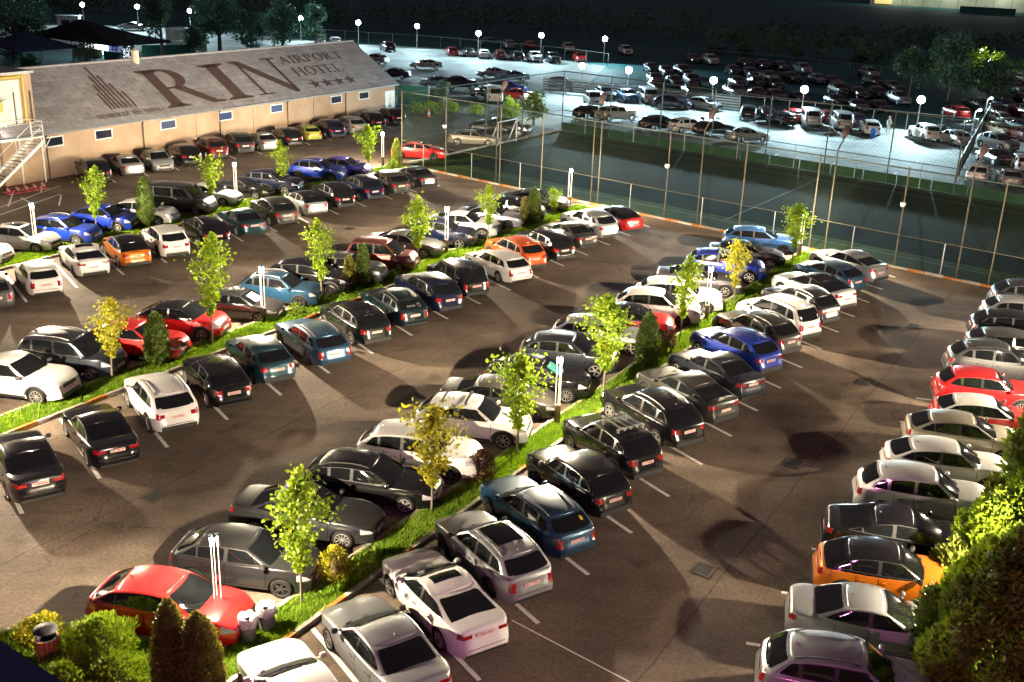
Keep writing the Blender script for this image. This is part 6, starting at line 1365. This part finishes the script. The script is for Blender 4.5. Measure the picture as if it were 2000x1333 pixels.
for a in [(39.2, -51.0, 3.9, 3, 'leaning thin young tree beside the bright blue SUV'), (47.95, -50.9, 3.25, 0, 'young tree behind the dark people carrier below the building'), (54.5, -50.9, 3.35, 1, 'young tree right of the lamp below the tiled building'), (63.4, -50.7, 3.4, 4, 'young tree beside the lamp near the yellow-lit cypress'),
          (30.6, -33.0, 4.7, 3, 'tall spreading young tree in front of the red SUV'), (37.7, -33.0, 4.1, 3, 'thin young tree in front of the steel blue SUV'), (45.4, -33.0, 3.6, 0, 'young tree in front of the copper people carrier'), (52.4, -33.0, 3.15, 1, 'young tree in front of the white sloping-roof SUV'), (60.0, -32.9, 1.8, 4, 'smallest young tree near the fence in the middle strip'),
          (18.3, -17.0, 3.7, 2, 'young tree nearest the camera in front of the dark grey hatchback'), (29.1, -16.9, 3.55, 4, 'young tree in front of the white SUV with roof bars'), (35.6, -16.9, 3.95, 2, 'fullest young tree, left of the dark cypress in the nearest strip', 'leaf', 1.15), (43.1, -16.9, 4.0, 3, 'tall thin young tree right of the dark cypress'), (59.5, -17.0, 3.25, 2, 'full young tree by the lamp at the court fence', 'leaf', 1.2)]: place_tree(*a)
place_tree(25.6, -33.2, 3.3, 1, 'yellowing young tree beside the slate family car', 'leaf_aut', 1.1); place_tree(24.2, -17.0, 3.4, 4, 'yellowing young tree in front of the black estate', 'leaf_aut'); place_tree(49.9, -16.9, 3.25, 1, 'yellowish young tree in front of the vivid blue SUV', 'leaf_aut')
def spray_shape(prof, n, s, up=.72, lumps=0.0, asp=.42, cf=.8):
    """evergreen: small upright sprays all over a body of revolution, plus a woody core"""
    mb = MB(); H_ = prof[-1][1]; ph = [vr.uniform(0, 6.28) for _ in range(6)]; core = MB(); core.lathe([(r * cf, z * (.55 + .45 * cf / .8)) for r, z in prof], 10)
    area = []
    for (r0, z0), (r1, z1) in zip(prof, prof[1:]): area.append((r0 + r1) * math.hypot(r1 - r0, z1 - z0) + 1e-4)
    tot = sum(area)
    for _ in range(n):
        k = vr.uniform(0, tot); i = 0
        while k > area[i]: k -= area[i]; i += 1
        f = vr.random(); r = prof[i][0] + (prof[i + 1][0] - prof[i][0]) * f; z = prof[i][1] + (prof[i + 1][1] - prof[i][1]) * f; a_ = vr.uniform(0, 6.283)
        q = r * (vr.uniform(.78 if cf > .6 else .45, 1.04) + lumps * (math.sin(3 * a_ + ph[0] + z * 4) * math.sin(z * 5 + ph[1]) + .6 * math.sin(7 * a_ + ph[2] + z * 9)))
        c = Vector((math.cos(a_) * q, math.sin(a_) * q, z)); d = Vector((math.cos(a_) * .5, math.sin(a_) * .5, .9)); d += Vector((vr.gauss(0, .35), vr.gauss(0, .35), vr.gauss(0, .3))); d.normalize()
        w_ = d.cross(Vector((math.cos(a_), math.sin(a_), 0)))
        if w_.length < .05: w_ = d.orthogonal()
        w_.normalize(); w_.rotate(Matrix.Rotation(vr.uniform(-1.2, 1.2), 3, d)); l = s * vr.uniform(.6, 1.4)
        mb.add([c, c + d * l * .55 + w_ * l * asp * .5, c + d * l, c + d * l * .55 - w_ * l * asp * .5], [(0, 1, 2, 3)])
    return mb.mesh('sprays'), core.mesh('stem', smooth=True)
def evergreen(name, x, y, lab, prof, n, s, mat, cat='conifer', lumps=.04, z=.08, core='thuja', cf=.8):
    t = thing(name, lab, cat, (x, y, z)); a_, b_ = spray_shape(prof, n, s, lumps=lumps, cf=cf); link('foliage', a_, M[mat], t); link('stem', b_, M['bark'] if core is None else M[core], t)
    tb = MB(); tb.tube((0, 0, -.08), (0, 0, .3), .05, 7); link('trunk', tb.mesh('trunk'), M['bark'], t); return t
def cyp(h, r): return [(r * .55, .04), (r * .9, h * .12), (r, h * .3), (r * .92, h * .55), (r * .68, h * .78), (r * .34, h * .93), (.02, h)]
def ov(h, r): return [(r * .7, .02), (r * .97, h * .2), (r, h * .45), (r * .85, h * .7), (r * .5, h * .9), (.02, h)]
for al, ac, h, r, m, lab, n in [(42.3, -50.4, 2.95, .50, 'thuja', 'slim cypress in front of the white crossover', 2600), (66.9, -50.7, 2.05, .36, 'thuja_lamplit', 'yellow-lit cypress beside the far lamp', 1500), (27.8, -33.1, 2.15, .48, 'thuja', 'slim cypress in front of the red crossover', 2600), (40.8, -33.0, 2.3, .33, 'thuja', 'green cypress of the twin pair in the middle strip', 1700), (40.1, -33.3, 1.75, .30, 'thuja_brown', 'browned cypress of the twin pair in the middle strip', 1300), (57.7, -33.0, 2.3, .44, 'thuja', 'dark cypress in the middle strip near the fence', 2000), (57.0, -33.3, 1.8, .26, 'thuja_brown', 'browned cypress beside the dark one near the fence', 1000), (39.6, -16.9, 2.3, .48, 'thuja', 'dark cypress right of the fullest young tree', 2800)]:
    evergreen('cypress', *AN(al, ac), lab, cyp(h, r), n, .13, m)
evergreen('conifer', *AN(13.9, -16.0), 'right-hand conifer of the foreground pair before the red hatchback', cyp(2.5, .50), 8000, .10, 'thuja_brown'); evergreen('conifer', *AN(13.75, -16.75), 'left-hand conifer of the foreground pair before the red hatchback', cyp(2.65, .42), 6500, .10, 'thuja_brown')
def bush(al, ac, h, r, m, lab, n, s=.10, z=.09):
    evergreen('bush', *AN(al, ac), lab, ov(h, r), n, s, m, 'bush', .16, z, core='bark', cf=.3)
bush(13.75, -19.2, 1.15, .85, 'bush', 'large light green bush beside the wooden bin', 6500, .11); bush(13.3, -18.2, .75, .75, 'bush', 'low pale bush between the light green bush and the conifers', 4500, .10); bush(12.6, -19.0, .7, .8, 'bush', 'low green bush at the bottom edge below the light green one', 3500, .10); bush(13.55, -21.2, .55, .55, 'leaf_aut', 'small yellow-orange shrub at the kerb corner', 1800, .09); bush(12.4, -18.0, .6, .7, 'bush', 'low bush in front of the foreground conifers', 3000, .1)
bush(19.65, -17.0, .95, .42, 'leaf_aut', 'small flowering bush in the nearest strip by the dark grey hatchback', 900, .12); bush(26.95, -17.0, .95, .48, 'bush_red', 'reddish bare bush beside the old blue estate', 1500, .10); bush(42.0, -17.0, .8, .38, 'bush_red', 'reddish bush right of the dark cypress in the nearest strip', 900, .10); bush(41.1, -17.0, .6, .35, 'bush', 'small green bush between the dark cypress and reddish bush', 700, .10)
bush(52.3, -50.7, .7, .4, 'bush', 'small round bush right of the lamp below the building', 700, .10); bush(65.9, -50.3, .7, .42, 'bush', 'small round bush beside the yellow-lit cypress', 700, .1); bush(35.7, -32.9, .5, .3, 'bush', 'tiny bush beside the steel blue estate', 350, .1)
# right edge conifers: many leaning plumes round a stem
def plumed(x, y, h, r, np_, lab, mats, n=900, s=.17):
    t = thing('conifer', lab, 'conifer', (x, y, .05)); tb = MB(); tb.tube((0, 0, -.05), (0, 0, h * .8), .11, 8, .03); link('trunk', tb.mesh('trunk', smooth=True), M['bark'], t)
    for k in range(np_):
        f = (k + .5) / np_; z = h * (.02 + .66 * f ** .8); q = r * (1 - .80 * f) * vr.uniform(.72, 1.08); a_ = k * 2.399 + vr.uniform(-.3, .3); hh = h * vr.uniform(.22, .36); rr_ = r * vr.uniform(.24, .36)
        pr = [(rr_ * .5, 0), (rr_, hh * .25), (rr_ * .85, hh * .5), (rr_ * .5, hh * .78), (.02, hh)]; me, co = spray_shape(pr, n, s, lumps=.16)
        R_ = Matrix.Translation((math.cos(a_) * q, math.sin(a_) * q, z)) @ Matrix.Rotation(a_, 4, 'Z') @ Matrix.Rotation(rad(vr.uniform(8, 30)) * (1 - .5 * f), 4, 'Y'); me.transform(R_); co.transform(R_)
        o = link('plume', me, M[mats[k % len(mats)]], t); link('stem', co, M['thuja'], o)
plumed(11.8, 21.7, 4.5, 1.75, 34, 'large bushy conifer at the bottom right corner', ['thuja_mid', 'thuja', 'bush', 'thuja_mid'], 1000, .19)
plumed(16.3, 28.5, 5.9, 1.7, 28, 'tall bushy conifer behind the corner one at the right edge', ['thuja_mid', 'bush', 'thuja'], 700, .20)
plumed(13.4, 25.9, 3.6, 1.25, 22, 'conifer lit by the lamp between its two neighbours', ['bush', 'thuja_lamplit', 'bush'], 700, .18)  # brighter leaf materials stand in for lamp light on this one
# dark trees and bushes around the far lot
def big_tree(x, y, h, r, lab, n=1500, mat='fartree', ls=.42, trunk_h=.25, cat='tree', name='dark_tree', grp='dark trees around the far lot'):
    t = thing(name, lab, cat, (x, y, 0), vr.uniform(0, 6.28), grp); tr = MB(); tr.tube((0, 0, 0), (0, 0, h * .75), .035 * h, 8, .01 * h)
    lum = []
    for i in range(15):
        a_ = vr.uniform(0, 6.28); z = h * (trunk_h + (1 - trunk_h) * vr.uniform(.05, .93)); q = r * math.sin(math.pi * min(.97, .12 + (z / h - trunk_h) / (1 - trunk_h) * .82)) ** .7 * vr.uniform(.3, .8); p = Vector((math.cos(a_) * q, math.sin(a_) * q, z)); lum.append((p, r * vr.uniform(.28, .46)))
        tr.tube((0, 0, z * .75), p, .012 * h, 5, .003 * h)
    cr = MB()
    for _ in range(n):
        p, q = lum[vr.randrange(len(lum))]; d = Vector((vr.gauss(0, 1), vr.gauss(0, 1), vr.gauss(0, .8))); d = d.normalized() * q * vr.uniform(.55, 1.12); leaf(cr, p + d, ls, .6)
    link('trunk', tr.mesh('trunk', smooth=True), M['bark'], t); link('crown', cr.mesh('crown'), M[mat], t)
for a in [(-66.5, 146, 11, 4.8, 'huge dark willow-like tree at the top left corner', 3600), (-49.6, 153.5, 8.6, 2.6, 'dark tree between the second and third far floodlights', 1500), (-42.3, 156, 9.8, 3.6, 'tall dark tree right of the third far floodlight', 2600), (-38.2, 157.5, 6.0, 2.5, 'broad dark tree behind the roof sign', 1400), (-35.0, 163, 8.2, 3.2, 'dark tree hiding a floodlight above the roof', 2200), (-31.5, 170, 6.6, 2.3, 'dark tree left of the two white cars above the roof', 1100), (-45.6, 155.2, 4.2, 1.8, 'low dark tree beside the pale panel shed', 900),
          (53.2, 138, 7.6, 3.6, 'big green bush-like tree above the slatted fence corner', 3000), (57.5, 136, 5.6, 2.6, 'green tree at the edge of the lit grass', 1900), (50.0, 143, 5.5, 2.6, 'darker tree left of the big one by the lit grass', 1500)]: big_tree(*a)
for k, (x, y, h) in enumerate([(33.1, 192, 4.2), (38, 191, 3.8), (42, 189, 4.6), (45.5, 188, 3.4), (50.8, 189, 3.9), (55.6, 186, 3.4), (58.6, 185, 4.0), (62.5, 181, 3.0)]):
    big_tree(x, y, h, h * .55, ['green bush at the field edge, %s from the left' % w_ for w_ in ('first', 'second', 'third', 'fourth', 'fifth', 'sixth', 'seventh', 'eighth')][k], 800, ls=.45, trunk_h=.1, cat='bush', name='field_bush', grp='bushes at the edge of the dark field')
for k, (x, y, h, r) in enumerate([(74.5, 184, 2.6, 2.2), (79, 186, 2.3, 2.0), (71, 176, 2.0, 1.6)]):
    big_tree(x, y, h, r, ['bright green bush under the small lamps on the lit grass', 'bright green bush at the right edge of the lit grass', 'bright green bush left of the white-roofed red SUV'][k], 900, 'bush', .32, .08, 'bush', 'lit_bush', 'bright bushes on the lit grass')
big_tree(1.3, 106.6, 3.4, 1.25, 'dark conifer-like shrub at the far left court corner', 900, 'thuja', .3, .05, 'shrub', 'shrub', None); big_tree(-.9, 109.6, 1.9, 1.1, 'bright yellow-green lit bush at the far court corner', 700, 'bush', .26, .05, 'bush', 'lit_bush', None); big_tree(-8.2, 112.5, 3.2, .85, 'small round-headed tree seen through the court netting', 700, 'fartree', .24, .45, 'tree', 'young_tree', None)
for k, (x, y) in enumerate([(-10.5, 110.8), (-9.0, 111.6), (-7.2, 112.9), (-4.6, 112.0)]):
    big_tree(x, y, 1.0, 1.0, ['low hedge bush nearest the teal screen', 'low hedge bush second from the teal screen', 'low hedge bush third from the teal screen', 'low hedge bush closest to the white van'][k], 350, 'bush', .22, .03, 'bush', 'hedge_bush', 'hedge bushes beside the building gable')
for k, (x, y, h) in enumerate([(-56.5, 143.6, 3.0), (-50.9, 145.5, 3.4), (-63.5, 138.5, 2.2), (-61.0, 137.0, 1.6)]):
    big_tree(x, y, h, 1.5, ['small dark fir in front of the kiosk', 'small dark fir right of the kiosk', 'dark shrub under the navy canopy', 'low dark shrub beside the navy canopy posts'][k], 700, 'fartree', .28, .05, 'tree', 'small_fir', 'small firs in front of the canopies')
ld = bpy.data.lights.new('corner_globe_light', 'POINT'); ld.energy = 380; ld.color = (1, .93, .65); ld.shadow_soft_size = .12
gl = thing('globe_lamp', 'white globe lamp between the yellow-lit bush and the dark shrub', 'lamp', (.5, 110.3, 0)); mb = MB(); mb.tube((0, 0, 0), (0, 0, 2.1), .05, 7); link('pole', mb.mesh('pole'), M['steel'], gl); mb = MB(); mb.lathe([(.001, -.2), (.14, -.14), (.2, 0), (.14, .14), (.001, .2)], 14, (0, 0, 2.3)); link('globe', mb.mesh('globe', smooth=True), emit('globe_glow', (1, .97, .85), 9), gl)
lo = bpy.data.objects.new('corner_globe_light', ld); COL.objects.link(lo); lo.parent = gl; lo.location = (-.25, -.25, 2.3)
# rough grass where the right-hand lamps light it, and a dark wood along the far edge of the field
blades([[(60, 150), (96, 168), (96, 205), (66, 190)]], 9, .5, -.03, mat='grass', name='rough_grass', wid=.05)
wood = MB()
for i in range(130):
    x = -130 + i * 1.9 + vr.uniform(-1, 1); y = 232 + vr.uniform(-14, 26) - max(0, x) * .05; h = vr.uniform(2.5, 6.5)
    if x > 40: h *= .45
    for _ in range(70): leaf(wood, (x + vr.gauss(0, 1.4), y + vr.gauss(0, 1.4), abs(vr.gauss(h * .5, h * .27))), .75, .6)
struct('far_wood', wood.mesh('far_wood'), M['fartree'], 'stuff')

# ------------------------------------------------------------------ bins
wb_ = thing('wooden_bin', 'round litter bin clad in orange wooden slats with dark lid by the bushes', 'bin', (*AN(13.0, -20.15), .08))
mb = MB(); mb.lathe([(.001, .02), (.24, .02), (.24, .80), (.21, .80), (.21, .1)], 18); link('liner', mb.mesh('liner'), M['trim'], wb_)
for k in range(16):
    a_ = 2 * math.pi * k / 16; mb = MB(); mb.box((math.cos(a_) * .262, math.sin(a_) * .262, .42), (.025, .085, .76), a_); link('slat', mb.mesh('slat'), M['wood'], wb_)
mb = MB(); mb.lathe([(.001, 1.10), (.16, 1.08), (.27, 1.02), (.28, 1.0), (.001, 1.0)], 18); link('lid', mb.mesh('lid', smooth=True), M['trim'], wb_)
for s_ in (-1, 1): mb = MB(); mb.box((s_ * .25, 0, .90), (.02, .04, .24)); link('lid_bracket', mb.mesh('lid_bracket'), M['steel'], wb_)
M['binmetal'] = plain('galvanised_bin', (.22, .23, .23), .5, .4, .3, 7); M['plastic'] = plain('clear_bag', (.55, .56, .57), .2, 0, .4, 9, coat=.5)
for (al, ac), lab in zip([(16.35, -17.0), (16.95, -16.95)], ['grey litter bin with plastic bag nearest the white saloon', 'grey litter bin with plastic bag beside the red bonnet']):
    t = thing('litter_bin', lab, 'bin', (*AN(al, ac), .09), vr.uniform(0, 3), 'grey litter bins in the grass'); mb = MB(); mb.lathe([(.001, 0), (.19, 0), (.21, .62), (.23, .66), (.19, .66), (.18, .2)], 18); link('drum', mb.mesh('drum', smooth=True), M['binmetal'], t)
    mb = MB(); ring_ = [[((.235 + .02 * math.sin(5 * a_ + j)) * k * math.cos(a_), (.235 + .02 * math.sin(5 * a_ + j)) * k * math.sin(a_), z + .02 * math.sin(7 * a_)) for a_ in [2 * math.pi * i / 20 for i in range(21)]] for j, (k, z) in enumerate(((1.06, .45), (1.08, .62), (.98, .70), (.7, .66), (.3, .60)))]
    mb.grid(ring_); link('bag', mb.mesh('bag', smooth=True), M['plastic'], t)
# ------------------------------------------------------------------ the hotel the picture is taken from: navy parapet edge and pink facade wash
hp = thing('hotel_parapet', 'dark navy edge of the hotel parapet at the bottom left corner', 'parapet', (-1.25, 2.07, 14.0), rad(-34.6)); mb = MB(); mb.box((0, 0, .80), (3.0, .35, .20)); link('coping', mb.mesh('coping'), M['navy'], hp)
mb = MB(); mb.box((0, -.03, .25), (2.96, .25, .90)); link('panel', mb.mesh('panel'), M['navy'], hp)
fw_ = thing('facade_light', 'pink facade light bar on the hotel wall below the camera', 'lamp', (3.5, -1.6, 9.0)); mb = MB(); mb.box((0, 0, 0), (6.0, .16, .12)); link('housing', mb.mesh('housing'), M['trim'], fw_); mb = MB(); mb.box((0, .085, -.02), (5.8, .02, .06)); link('lens', mb.mesh('lens'), emit('pink_lens', (1.0, .18, .62), 2.0), fw_)
ld = bpy.data.lights.new('facade_wash', 'SPOT'); ld.spot_size = rad(150); ld.spot_blend = .6; ld.shadow_soft_size = .35; ld.energy = 7000; ld.color = (1.0, .20, .66); lo = bpy.data.objects.new('facade_wash', ld); COL.objects.link(lo); lo.parent = fw_; lo.location = (0, .25, 0); lo.rotation_euler = (rad(62), 0, 0)

# ------------------------------------------------------------------ all cars
for spec in MAIN: place_car(spec, True)
for spec in FAR: place_car(spec, False)
